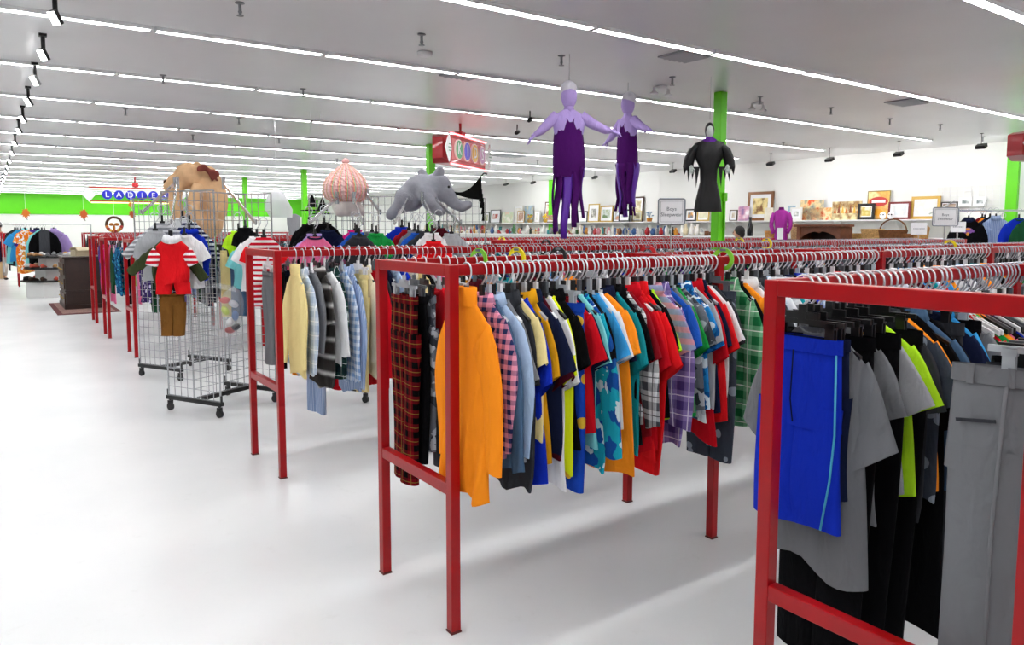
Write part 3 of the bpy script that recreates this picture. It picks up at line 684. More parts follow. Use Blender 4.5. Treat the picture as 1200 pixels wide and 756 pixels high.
for rk, sd in ((R5, 33), (R6, 35), (R7, 37)):
    far_run(rk[1], rk[0]+.55, rk[0]+3*BAY-.05, 60, sd, LC+FARC[:8]); far_run(rk[2], rk[0]+.1, rk[0]+3*BAY-.05, 60, sd+1, LC+FARC[:8])

# teal piping and pocket seam on the blue shorts
for o_ in [o for o in bpy.data.objects if o.get('label', '').startswith('royal blue shorts')]:
    mb = MB(); mb.tube([(.118, -.02, -.03), (.125, -.024, -.2), (.118, -.028, -.3), (.1, -.034, -.41)], .0028, 6); mb.build('piping', mat('piping_teal', '#3FA9C8', .6), o_, True)
    mb = MB(); mb.tube([(-.01, -.024, -.03), (-.012, -.028, -.14), (-.004, -.026, -.19)], .002, 6); mb.build('fly_seam', cloth('navy'), o_, True)
for o_ in [o for o in bpy.data.objects if o.get('label', '').startswith('grey trousers') and o.get('category') == 'trousers' and 'grey-trousers rail' in o.get('label')]:
    for sx in (-1, 1):
        mb = MB(); mb.tube([(sx*.055, -.028, -.03), (sx*.062, -.034, -.3), (sx*.06, -.038, -.66)], .0028, 6); mb.build('crease', cloth('grey'), o_, True)
        mb = MB(); mb.box((sx*.09, -.026, -.1), (.05, .004, .006), Matrix.Rotation(R(8*sx), 3, 'Y')); mb.build('pocket_welt', cloth('charcoal'), o_)
    for k in range(5):
        mb = MB(); mb.box((-.1+.05*k, -.024, -.015), (.009, .004, .036)); mb.build('belt_loop', cloth('grey'), o_)

# ------------------------------------------------------------------ size rings on the rails
def size_ring(x, y, colour, lab):
    mb = MB(); n = 24
    rings = [[((w_), r_*math.cos(2*PI*i/n), r_*math.sin(2*PI*i/n)) for w_, r_ in ((-.004, .036), (.004, .036), (.004, .056), (-.004, .056))] for i in range(n)]
    rings.append(rings[0])
    mb.loft(rings, False)
    t = thing('size_ring', lab, 'size ring', (x, y, RAILZ-.016), R(12))
    mb.build('ring', mat('ring_'+colour, {'green': '#7DC832', 'yellow': '#F2DC12', 'black': '#15161A', 'red': '#C21B22'}[colour], .35), t)
    mb = MB(); mb.box((-.0055, 0, .046), (.003, .03, .011)); mb.build('size_tab', M_PRINT, t)
size_ring(X1+.5, R1[2], 'green', 'green size ring on the rear rail above the red plaid trousers')
size_ring(X1+.72, R1[2], 'yellow', 'yellow size ring on the rear rail behind the orange turtleneck')
size_ring(X1+.98, R1[2], 'black', 'black size ring on the rear rail of the orange-turtleneck rack')
size_ring(X1+BAY+.035, R1[1], 'green', 'large green size ring beside the green plaid shirt')
size_ring(X1+1.62, R1[2], 'red', 'red size ring on rear rail of the orange-turtleneck rack')
size_ring(at(898, 292, 1, R2[1]).x, R2[1], 'yellow', 'yellow size ring on the rail before the brown baskets')
size_ring(at(1112, 298, 1, R1[2]).x, R1[2], 'yellow', 'yellow size ring on the rail by the framed sign near hoodies')
size_ring(at(866, 290, 1, R2[2]).x, R2[2], 'yellow', 'yellow size ring in front of the dark-haired doll')
size_ring(at(640, 289, 1, R2[2]).x, R2[2], 'black', 'black size ring below the first purple gown')
size_ring(at(588, 280, 1, R3[2]).x if at(588, 280, 1, R3[2]).x > R3[0] else R3[0]+.1, R3[2], 'yellow', 'small yellow size ring on the densely hung rack beyond the column')

# ------------------------------------------------------------------ sign holders
def sign_card(px, py, y_rail, w_, h_, lines, lab, framed=True, tall=None):
    q = at(px, py, 1, y_rail)
    t = thing('sign_holder', lab, 'sign', (q.x, q.y, RAILZ), R(-38))
    zc = q.z-RAILZ
    mb = MB(); mb.box((0, .003, zc), (w_*.95, .003, h_*.95)); mb.build('card', M_PAPER, t)
    if framed:
        mb = MB(); rr = .012; a, b = w_/2, h_/2; pts = []
        for cx, cz, a0 in ((a-rr, b-rr, 0), (-a+rr, b-rr, 90), (-a+rr, -b+rr, 180), (a-rr, -b+rr, 270)):
            for k in range(4): pts.append((cx+rr*math.cos(R(a0+30*k)), 0, zc+cz+rr*math.sin(R(a0+30*k))))
        pts.append(pts[0]); mb.tube(pts, .0045, 6, False); mb.build('frame', mat('sign_steel', '#8D949C', .3, .6), t, True)
        a, b = w_*.41, h_*.4
        mb = MB()
        for p0, p1 in (((-a, b), (a, b)), ((a, b), (a, -b)), ((a, -b), (-a, -b)), ((-a, -b), (-a, b))): mb.bar((p0[0], .0008, zc+p0[1]), (p1[0], .0008, zc+p1[1]), .0012)
        mb.build('border_line', M_PRINT, t)
    if len(lines) == 1:   # too small to read: a broken line of print
        for k in range(7):
            mb = MB(); mb.box((w_*(-.3+.1*k), .0008, zc), (w_*(.07 if k % 3 else .05), .001, h_*.07)); mb.build('print_mark', M_PRINT, t)
        lines = ()
    for i, ln_ in enumerate(lines):
        text('lettering', ln_, h_*.2 if len(lines) > 1 else h_*.22, M_PRINT, t, (0, .0005, zc+h_*.1-i*h_*.22+(-h_*.1 if len(lines) == 1 else 0)), (R(90), 0, 0), .0004)
    mb = MB(); mb.tube([(0, .006, zc-h_/2+.01), (0, .006, .012)], .005, 8); mb.box((0, 0, .006), (.03, .05, .012)); mb.build('stem', M_CHROME, t)
sign_card(787, 248, R1[2], .15, .145, ('Boys', 'Sleepwear'), 'steel-framed white sign reading Boys Sleepwear before the green column')
sign_card(1108, 254, R1[2], .205, .15, ('Boys', 'Swimwear'), 'steel-framed white Boys sign above the rails by the hoodies')
sign_card(1123, 266, R2[1], .2, .14, ('',), 'small unframed white sign card in front of the black hoodie', False)
sign_card(1077, 268, R2[1], .2, .15, ('',), 'small white sign card in front of the wicker baskets', False)

# ------------------------------------------------------------------ wheeled wire grid displays
def grid_mesh(w_=.61, z0=.13, z1=1.83):
    mb = MB(); r = .0022; n = 8
    for i in range(n+1):
        x = -w_/2+w_*i/n; e = .005 if i in (0, n) else r
        mb.bar((x, 0, z0), (x, 0, z1), e*2)
    k = int((z1-z0)/.0765)
    for i in range(k+1):
        z = z0+(z1-z0)*i/k; e = .005 if i in (0, k) else r
        mb.bar((-w_/2, r, z), (w_/2, r, z), e*2)
    return mb.mesh('grid_panel', M_WIRE)
GM = grid_mesh()
def caster_mesh():
    mb = MB(); mb.tube([(-.012, 0, .032), (.012, 0, .032)], .032, 14); mb.box((0, 0, .07), (.034, .03, .03)); mb.tube([(0, 0, .075), (0, 0, .1)], .01, 8)
    return mb.mesh('caster', M_BLACKPL)
CM = caster_mesh()
def grid_unit(x, y, ang, lab, arms=()):
    t = thing('wire_grid_display', lab, 'display rack', (x, y, 0), ang, 'wheeled wire grid displays')
    for lx, rot in ((0, PI/2), (.305, 0), (.61, PI/2)):
        o = inst('grid_panel', GM, t, None, (lx, 0, 0)); o.rotation_euler.z = rot
    for lx in (0, .61):
        mb = MB(); mb.box((lx, 0, .112), (.04, .64, .034)); mb.build('base_bar', M_BLACKM, t, bev=.003)
        for sy in (-1, 1):
            inst('caster', CM, t, None, (lx, sy*.29, 0))
            mb = MB(); mb.box((lx, sy*.315, .15), (.012, .012, .06)); mb.build('panel_clip', M_BLACKM, t)
    mb = MB(); mb.box((.305, 0, .112), (.57, .04, .034)); mb.build('base_bar', M_BLACKM, t, bev=.003)
    return t
def display_arm(unit, a, b):
    inv = (Matrix.Translation(unit.location) @ Matrix.Rotation(unit.rotation_euler.z, 4, 'Z')).inverted()
    a, b = inv @ Vector(a), inv @ Vector(b)
    mb = MB(); mb.bar(a, b, .012, .022); d = (b-a).normalized(); mb.bar(b, b+Vector((0, 0, .03)), .012); mb.bar(a-Vector((0, 0, .05)), a+Vector((0, 0, .05)), .02)
    for k in range(1, 6):
        p = a+(b-a)*(k/6); mb.tube([p, p+Vector((0, 0, .02))], .004, 5)
    mb.build('display_arm', M_CHROME, unit)
A28 = R(28)
g1 = grid_unit(1.32, 6.40, A28, 'wheeled wire grid display carrying the red baby romper')
g2 = grid_unit(1.365, 8.13, A28, 'wheeled wire grid display behind the one with the red romper')
g3 = grid_unit(2.5, 6.2, A28, 'wire grid display under the pink knitted plush')
g4 = grid_unit(3.4, 6.2, A28, 'wire grid display under the grey plush elephant')

def face_on(kind, colour, px, py, depth, sc, lab, unit, ry=0, **kw):
    q = dep(px, py, depth); q.z += .15*sc
    t, h = hang(kind, colour, (q.x, q.y, q.z-.003), -YAW*.6+R(ry), sc, kw.pop('ln', 1.0), lab, 'baby clothes on the wire grid displays', kw.pop('hm', M_BLACKPL), kw.pop('seed', None), kw.pop('sl', None), kw.pop('co', None), 'hanger of the '+lab.replace(' hanging', '')[:200] if len(lab.split()) <= 13 else 'hanger of the '+' '.join(lab.split()[:12]), 'hangers on the wire grid displays', None, kw.pop('wide', 1.0))
    t.scale.y = kw.pop('thick', 1.3)
    if kw.get('tilt'): t.rotation_euler.y = R(kw['tilt'])
    if kw.get('ss'):
        for c in t.children:
            if c.name.startswith('sleeve'): c.rotation_euler.y = 0
    return t
FO = [
 ('spread', 'white', 214, 252, 6.05, .78, 'white baby top at the back of the cluster above the red romper'),
 ('spread', 'navy striped', 222, 258, 5.98, .8, 'navy striped baby top in the cluster above the red romper'),
 ('spread', 'grey striped', 190, 258, 5.92, .8, 'grey striped baby top in the cluster above the red romper'),
 ('long', 'royal blue', 222, 266, 5.86, .72, 'royal blue baby top peeking beside the red romper'),
 ('tee', 'light grey', 182, 268, 5.8, .85, 'light grey baby top left hanging beneath striped ones beside romper'),
 ('tee', 'white', 216, 272, 5.78, .8, 'white short baby top tucked behind the olive top'),
 ('spread', 'olive', 199, 277, 5.7, .85, 'olive green long-sleeved baby top spread behind the red romper'),
 ('pants', 'brown', 201, 333, 5.66, .62, 'brown corduroy baby trousers hanging below the red romper'),
 ('romper', 'bright red', 201, 279, 5.6, .92, 'red baby romper with white striped sleeves and a white collar'),
 ('tee', 'aqua', 288, 282, 5.85, .7, 'aqua baby top behind the red and white striped romper'),
 ('tee', 'black', 287, 258, 5.8, .55, 'black baby top hanging high above the striped romper'),
 ('tee', 'lime', 279, 262, 5.9, .55, 'lime baby top hanging high by the black baby top'),
 ('pants', 'denim blue', 281, 288, 5.95, .62, 'small blue jeans hanging on the wire grid by the toy bag'),
 ('pants', 'pale yellow', 271, 285, 6.0, .7, 'pale yellow baby trousers hanging on the grid beside the jeans'),
 ('tee', 'white', 301, 274, 5.62, .8, 'white baby top behind the red and white striped romper'),
 ('romper', 'red and white striped', 309, 276, 5.5, .86, 'red and white striped long baby romper with red sleeves'),
 ('tee', 'black', 362, 260, 6.0, .8, 'black baby top at the back under the pink plush'),
 ('spread', 'black', 380, 258, 5.9, .75, 'black long-sleeved baby top under the pink plush'),
 ('tee', 'navy', 384, 264, 5.8, .7, 'navy baby top beside the pink jacket'),
 ('spread', 'lilac', 368, 268, 5.7, .68, 'lilac baby top just behind the pink baby jacket'),
 ('spread', 'pink', 369, 272, 5.6, .72, 'pink baby jacket with navy front under the pink plush'),
 ('tee', 'hot pink', 416, 262, 5.9, .6, 'hot pink baby top behind the black and red jacket'),
 ('spread', 'blue', 418, 268, 5.75, .75, 'blue baby top spread behind the black and red jacket'),
 ('tee', 'green', 441, 268, 5.8, .7, 'green baby top beside the black and red jacket'),
 ('tee', 'grey', 436, 265, 5.85, .65, 'grey baby top beside the green baby top'),
 ('spread', 'charcoal', 421, 274, 5.6, .85, 'black baby jacket with a red chest near the pink plush'),
 ('tee', 'royal blue', 471, 262, 6.0, .75, 'royal blue baby top at the left under the elephant'),
 ('tee', 'dark red', 479, 265, 5.95, .75, 'dark red baby top under the grey plush elephant'),
 ('tee', 'grey', 486, 266, 5.88, .75, 'grey baby top under the grey plush elephant'),
 ('tee', 'blue', 490, 268, 5.82, .72, 'blue baby top beside the grey one under the elephant'),
 ('spread', 'charcoal', 500, 266, 5.76, .72, 'charcoal baby top under the grey plush elephant'),
 ('tee', 'white', 506, 268, 5.7, .72, 'white baby top behind the bright red one under elephant'),
 ('long', 'maroon', 514, 262, 5.9, .7, 'maroon baby top high under the grey plush elephant'),
 ('tee', 'bright red', 508, 277, 5.5, .7, 'bright red baby top in front under the plush elephant'),
 ('tee', 'light grey', 529, 268, 5.75, .7, 'light grey baby top at the right under the elephant'),
]
for kd, c, px, py, d, sc, lab in FO:
    kw = {}
    if 'white striped sleeves' in lab: kw = dict(sl='red and white striped', co='white', seed=0)
    if lab.startswith('red and white'): kw = dict(sl='bright red', seed=1)
    if lab.startswith('pink baby jacket'): kw = dict(co='navy')
    if kd == 'pants' and c == 'brown': kw = dict(seed=1, ln=.75, wide=1.15)
    face_on(kd, c, px, py, d, sc, lab, None, ry=random.uniform(-8, 8), **kw)
for g, a, b in ((g1, (208, 214, 6.2), (200, 262, 5.55)), (g1, (262, 215, 6.2), (300, 262, 5.5)), (g1, (205, 215, 6.25), (165, 250, 6.0)), (g3, (395, 232, 6.1), (362, 262, 5.5)), (g3, (415, 232, 6.1), (425, 262, 5.5)), (g3, (430, 228, 6.2), (446, 250, 5.9)), (g4, (480, 230, 6.2), (462, 262, 5.7)), (g4, (495, 232, 6.1), (512, 266, 5.4)), (g4, (505, 228, 6.2), (540, 262, 5.7))):
    display_arm(g, dep(*a), dep(*b))
# bag of small toys
q = dep(269, 367, 5.62)
t = thing('toy_bag', 'clear plastic bag of mixed small toys hanging on the wire grid', 'bag', q, -YAW*.6)
mb = MB(); mb.ell((0, 0, 0), (.1, .05, .2), Matrix.Rotation(R(12), 3, 'Y')); mb.box((-.03, 0, .2), (.16, .02, .04), Matrix.Rotation(R(12), 3, 'Y')); mb.build('bag', mat('bag_film', '#D9DEE2', .12, alpha=.2), t, True)
for i, (x, z, c) in enumerate(((-.03, .1, '#C8322B'), (.03, .07, '#D8DDE6'), (-.03, .02, '#C5DB3A'), (.04, -.02, '#5E7FB5'), (0, -.07, '#EDEDED'), (.04, -.11, '#33363C'), (.0, -.13, '#A83A3A'))):
    mb = MB(); mb.ell((x, 0, z), (.04, .03, .026), Matrix.Rotation(R(30*i), 3, 'Y'), 10, 6); mb.build('toy', mat(f'toy_{i}', c, .4), t, True)

# ------------------------------------------------------------------ big plush toys on the displays
def cap(mb, pts, rs):
    for i in range(len(pts)-1):
        a, b = Vector(pts[i]), Vector(pts[i+1])
        for k in range(7):
            f = k/6; p = a.lerp(b, f); r_ = rs[i]+(rs[i+1]-rs[i])*f
            mb.ell(p, (r_, r_, r_), None, 12, 8)
def local_frame(q, extra=0):
    return q, -YAW+extra
def plush_mat(name, h, **k): return mat(name, h, .95, bump=.5, bscale=120, var=.08, vscale=20, spec=.1, **k)
# teddy bear: slumped forward over the grid, seen from the side
dB = 6.45
def bl(px, py, d=0):   # local offset in the plane facing the camera, relative to the bear
    p = dep(px, py, dB+d); return (p-B0)
B0 = dep(232, 262, dB)
t = thing('teddy_bear', 'giant tan plush teddy bear slumped over the wire grid display', 'plush toy', B0)
mb = MB(); M1 = 6.45/862
mb.ell(bl(246, 236, .05), (.155, .14, .25)); mb.ell(bl(242, 214, .04), (.13, .13, .15)); mb.ell(bl(244, 262, .05), (.13, .13, .13))
mb.ell(bl(222, 206, -.06), (.125, .12, .115)); mb.ell(bl(208, 214, -.1), (.09, .09, .08)); mb.ell(bl(199, 219, -.12), (.055, .06, .055))
cap(mb, [bl(206, 222, -.14), bl(205, 238, -.16), bl(211, 256, -.16)], [.06, .055, .06])
cap(mb, [bl(232, 222, -.15), bl(226, 240, -.2), bl(229, 258, -.2)], [.06, .058, .065])
blob('body', mb, plush_mat('tan_plush', '#D6AE86'), t, .014, 3)
mb = MB(); mb.ell(bl(233, 199, -.02), (.05, .03, .05)); mb.ell(bl(209, 198, .08), (.05, .03, .05)); blob('ear', mb, plush_mat('tan_plush', ''), t, .012) if False else None
for px, py, d in ((231, 196, -.04), (213, 199, .09)):
    mb = MB(); mb.ell(bl(px, py, d), (.045, .03, .045)); mb.build('ear', plush_mat('tan_plush', ''), t, True)
mb = MB(); mb.ell(bl(195, 213, -.1), (.025, .02, .018)); mb.build('nose', plush_mat('plush_dark', '#4A3322'), t, True)
c0 = Vector(bl(244, 200, -.1))
mb = MB()
for s_, dz in ((-1, .01), (1, -.03)):
    mb.ell(c0+Vector((s_*.05, 0, .01+dz)), (.05, .02, .03), Matrix.Rotation(R(s_*25), 3, 'Y'))
    cap(mb, [c0, c0+Vector((s_*.02+.05, -.01, -.08))], [.015, .012])
mb.ell(c0, (.022, .025, .024)); blob('bow', mb, fabric('#7A4038'), t, .008, 3)
# pink knitted plush
dP = 6.3; P0 = dep(406, 247, dP)
t = thing('knitted_plush', 'pink onion-shaped plush with pastel knitted stripes on the wire grid', 'plush toy', P0)
mt = bpy.data.materials.new('pastel_knit'); nt, N, L, b = nodes_of(mt); b.inputs['Roughness'].default_value = .95
tc = N.new('ShaderNodeTexCoord'); sp = N.new('ShaderNodeSeparateXYZ'); L.new(tc.outputs['Object'], sp.inputs[0])
an = N.new('ShaderNodeMath'); an.operation = 'ARCTAN2'; L.new(sp.outputs[1], an.inputs[0]); L.new(sp.outputs[0], an.inputs[1])
ml = N.new('ShaderNodeMath'); ml.operation = 'MULTIPLY'; ml.inputs[1].default_value = 9/PI; L.new(an.outputs[0], ml.inputs[0])
fr = N.new('ShaderNodeMath'); fr.operation = 'FRACT'; L.new(ml.outputs[0], fr.inputs[0])
rp = N.new('ShaderNodeValToRGB'); rp.color_ramp.interpolation = 'CONSTANT'
for i, (p_, h_) in enumerate(((0, '#F4C9C4'), (.22, '#EE9C9C'), (.4, '#F6B98A'), (.52, '#B9D3B4'), (.64, '#F2A9A4'), (.8, '#F7D3CE'))):
    e = rp.color_ramp.elements[i] if i < 2 else rp.color_ramp.elements.new(p_)
    e.position = p_; e.color = (*hexc(h_), 1)
L.new(fr.outputs[0], rp.inputs[0]); L.new(rp.outputs[0], b.inputs['Base Color'])
vz = N.new('ShaderNodeTexVoronoi'); vz.inputs['Scale'].default_value = 45; L.new(tc.outputs['Object'], vz.inputs['Vector'])
bp = N.new('ShaderNodeBump'); bp.inputs['Strength'].default_value = .8; bp.inputs['Distance'].default_value = .02; L.new(vz.outputs['Distance'], bp.inputs['Height']); L.new(bp.outputs[0], b.inputs['Normal'])
mb = MB(); n = 40; rings = []
for i, (r_, z) in enumerate(((.03, .07), (.13, .075), (.175, .11), (.192, .16), (.188, .21), (.165, .265), (.125, .315), (.08, .355), (.045, .385), (.034, .4))):
    rings.append([(r_*(1+.04*math.cos(9*2*PI*k/n))*math.cos(2*PI*k/n), r_*(1+.04*math.cos(9*2*PI*k/n))*math.sin(2*PI*k/n), z) for k in range(n)])
mb.loft(rings, True); mb.build('cap', mt, t, True)
mb = MB(); mb.ell((0, 0, .415), (.032, .032, .03)); mb.build('knob', plush_mat('pink_plush', '#EFB7B4'), t, True)
mb = MB(); mb.ell((0, 0, .05), (.13, .12, .1)); mb.ell((-.08, -.06, .0), (.06, .06, .06)); mb.ell((.08, -.06, .0), (.06, .06, .06)); blob('body', mb, plush_mat('cream_plush', '#D9D3CE'), t, .016)
# elephant
dE = 6.3; E0 = dep(497, 240, dE)
def el(px, py, d=0): return dep(px, py, dE+d)-E0
t = thing('plush_elephant', 'large grey plush elephant draped over the wire grid display', 'plush toy', E0)
mb = MB()
mb.ell(el(494, 222), (.16, .16, .13)); mb.ell(el(480, 232), (.13, .14, .12)); mb.ell(el(512, 220), (.13, .12, .13))
cap(mb, [el(478, 232), el(466, 244), el(458, 252)], [.09, .06, .05])
cap(mb, [el(498, 226, -.12), el(506, 240, -.15), el(516, 246, -.16)], [.075, .07, .055])
cap(mb, [el(522, 226), el(532, 238), el(541, 243), el(549, 240)], [.075, .055, .045, .04])
blob('body', mb, plush_mat('grey_plush', '#9C9EA6'), t, .016)
for px, py, d, r_ in ((514, 205, -.05, 25), (496, 208, .12, -20)):
    mb = MB(); mb.ell((0, 0, 0), (.05, .03, .075), Matrix.Rotation(R(r_), 3, 'Y')); o = mb.build('ear', plush_mat('grey_plush', ''), t, True); o.location = el(px, py, d)
mb = MB(); mb.ell(el(526, 219, -.12), (.012, .012, .012), None, 8, 6); mb.build('eye', M_BLACKPL, t, True)
# black fringed shawl
S0 = dep(567, 205, 6.3)
t = thing('fringed_shawl', 'black fringed shawl stretched from the elephant display to a hook', 'shawl', S0)
def sl(px, py): return dep(px, py, 6.3)-S0
mb = MB(); top, bot = [], []
for k in range(11):
    f = k/10; px = 531+(564-531)*f
    top.append(sl(px, 224-18*f**1.8+4*math.sin(PI*f))); bot.append(sl(px+1*f, 227+7*math.sin(PI*f*.5)))
n_ = len(top); V = top+bot+[p+Vector((0, .006, 0)) for p in top+bot]
fs = [(k, k+1, n_+k+1, n_+k) for k in range(n_-1)]; fs += [tuple(2*n_+i for i in f[::-1]) for f in fs]
mb.add(V, fs); mb.build('cloth', fabric('#131313'), t)
for k in range(6):
    mb = MB(); a = sl(562+k*.8, 212+5*k); mb.tube([a, a+Vector((.005, 0, -.09)), a+Vector((0, 0, -.12-.02*(k % 3)))], [.012, .008, .012], 6); mb.build('tassel', fabric('#131313'), t)
mb = MB(); mb.tube([sl(562, 209), sl(567, 203), sl(571, 204)], .006, 6); mb.build('hook', M_BLACKM, t)

# ------------------------------------------------------------------ hanging costumes
def limb(mb, pts, rs): mb.tube(pts, rs, 10)
def gown(px, py, d, h, lab, turn):
    q = dep(px, py, d); t = thing('gown_costume', lab, 'costume', q, -YAW+turn)
    zt = 0
    mb = MB(); mb.tube([(0, 0, 0), (0, 0, CEIL-q.z)], .002, 5); mb.build('wire', M_GREYPL, t)
    lil = fabric('#B7A0DE'); pur = fabric('#4A1560'); vio = mat('satin_violet', '#5B1FA0', .35)
    mb = MB(); mb.ell((0, 0, -.13), (.066, .066, .1)); mb.tube([(0, 0, -.2), (0, 0, -.26)], [.035, .05], 10); mb.build('head', lil, t, True)
    mb = MB(); mb.ell((0, .012, -.075), (.07, .07, .075)); mb.build('cap', fabric('#E4E2EC'), t, True)
    mb = MB(); mb.loft([ring_torso(*a) for a in ((.05, .04, -.24, 20, 0, 1, 0, 0), (.12, .06, -.28, 20, 0, 1, 0, 0), (.135, .065, -.34, 20, 0, 1, 0, 0), (.12, .06, -.44, 20, 0, 1, 0, 0))], False); mb.build('bodice', lil, t, True)
    for s_ in (-1, 1):
        mb = MB(); pts = [(s_*.1, 0, -.29), (s_*.18, -.01, -.36), (s_*.24, -.02, -.42), (s_*.29, -.03, -.45)] if s_ < 0 else [(.1, 0, -.29), (.2, -.01, -.35), (.31, -.02, -.4), (.36, -.03, -.405)]
        limb(mb, pts, [.05, .042, .032, .02]); mb.build('sleeve', lil, t, True)
        e = Vector(pts[-1]); mb = MB(); dirn = (e-Vector(pts[-2])).normalized()
        for k in range(4):
            up = Vector((0, .012*(k-1.5), -.01*abs(k-1.5)))
            mb.tube([e+up*.5, e+dirn*.04+up*1.4, e+dirn*.065+up*2+Vector((0, 0, -.012))], [.008, .007, .004], 6)
        mb.ell(e+dirn*.01, (.022, .018, .014)); mb.build('glove', lil, t, True)
    n = 30; L_ = h
    mb = MB(); rings = []
    for i in range(9):
        f = i/8; rings.append([])
        for k in range(n):
            a = 2*PI*k/n; r_ = (.108+.022*math.sin(f*2.2))*(1+.06*math.sin(7*a+f*2)); zz = -.34-.42*f*h
            if i == 0: zz += .03*abs(math.sin(a*1.0))*(1 if math.sin(a) < 0 else .3)-.035*(abs(math.cos(a)) < .25 and math.sin(a) < 0)
            rings[-1].append((r_*math.cos(a), r_*.62*math.sin(a), zz))
    mb.loft(rings, False); mb.build('skirt', pur, t, True)
    rnd = random.Random(int(px))
    for k in range(9):
        a = 2*PI*k/9+.2; z0 = -.34-.34*h; x, y = .115*math.cos(a), .075*math.sin(a)
        ll = (.38+.12*rnd.random()+.06*(math.cos(a) < -.3))*h; ph = rnd.uniform(0, 6); w_ = .046; tn = a+PI/2
        mb = MB(); rings = []
        for i in range(12):
            f = i/11; cx, cy_ = x*(1+.1*f)+.015*math.sin(5*f+ph), y+.015*math.cos(4*f+ph); w2 = w_*(1-.45*f)
            ux, uy = math.cos(tn), math.sin(tn)
            rings.append([(cx+ux*w2*c_-uy*t_, cy_+uy*w2*c_+ux*t_, z0-ll*f-(.0)) for c_, t_ in ((-1, .0), (-.4, .012), (.4, .012), (1, 0), (.4, -.006), (-.4, -.006))])
        mb.loft(rings, True); mb.build('ribbon', vio if k % 3 == 0 else pur, t, True)
    return t
gown(667, 94, 6.0, 1.06, 'tall purple gown costume with ribbon skirt hanging from the ceiling', R(8))
gown(736, 107, 7.15, 1.04, 'purple gown costume hanging nearer the green column, arms lowered', R(-62))
q = dep(832, 140, 6.9); t = thing('robe_costume', 'black hooded robe costume with ragged sleeves hanging before the green column', 'costume', q, -YAW-R(10)); t.scale.x = .82
mb = MB(); mb.tube([(0, 0, 0), (0, 0, CEIL-q.z)], .002, 5); mb.build('wire', M_GREYPL, t)
blk = mat('shiny_black_cloth', '#060608', .5, spec=.35, bump=.4, bscale=25)
mb = MB(); mb.ell((0, .01, -.1), (.055, .055, .075)); mb.build('hood', blk, t, True)
mb = MB(); mb.ell((0, -.016, -.115), (.042, .05, .06)); mb.build('head', mat('mask_pale', '#C9D4CE', .6), t, True)
mb = MB(); mb.loft([ring_torso(*a) for a in ((.03, .03, -.16, 20, 0, 1, 0, 0), (.08, .06, -.19, 20, 0, 1, 0, 0), (.1, .07, -.215, 20, 0, 1, 0, 0))], False); mb.build('collar', fabric('#5A2A86'), t, True)
mb = MB(); mb.loft([ring_torso(*a) for a in ((.06, .05, -.19, 24, 0, 1, 0, 0), (.17, .07, -.22, 24, .004, 40, 0, 0), (.16, .07, -.35, 24, .012, 50, 1, 0), (.1, .06, -.46, 24, .014, 60, 2, 0), (.095, .06, -.58, 24, .014, 60, 2.4, 0), (.14, .075, -.75, 24, .02, 60, 3, 0), (.16, .08, -.86, 24, .024, 60, 3.3, 0))], False); mb.build('robe', blk, t, True)
for s_ in (-1, 1):
    mb = MB(); rings = []
    for i, (x, z, w_, th) in enumerate(((.12, -.24, .08, .05), (.19, -.3, .1, .055), (.225, -.39, .12, .055), (.235, -.47, .13, .045))):
        rings.append([(s_*(x+w_*.45*math.cos(2*PI*k/12)), th*math.sin(2*PI*k/12), z+w_*.5*math.cos(2*PI*k/12)*.5) for k in range(12)])
    mb.loft(rings, False); mb.build('sleeve', blk, t, True)
    for k in range(4):
        x = s_*(.13+.045*k); mb = MB(); zz = -.44; l_ = (.2, .12, .14, .08)[k]
        mb.add([(x-.025, -.02, zz), (x+.025, -.02, zz), (x+.01*s_, -.01, zz-l_), (x-.025, .0, zz), (x+.025, .0, zz)], [(0, 1, 2), (4, 3, 2), (1, 4, 2), (3, 0, 2), (0, 3, 4, 1)]); mb.build('rag', blk, t)
    e = Vector((s_*.2, -.06, -.45)); mb = MB()
    mb.ell(e, (.02, .02, .026))
    for k in range(4): mb.tube([e+Vector((.009*(k-1.5), -.005, -.012)), e+Vector((.012*(k-1.5), -.012, -.04)), e+Vector((.012*(k-1.5), -.006, -.06))], [.006, .005, .003], 6)
    mb.tube([e+Vector((-s_*.015, -.005, 0)), e+Vector((-s_*.035, -.015, -.025))], [.006, .004], 6)
    mb.build('glove', mat('mask_pale', ''), t, True)

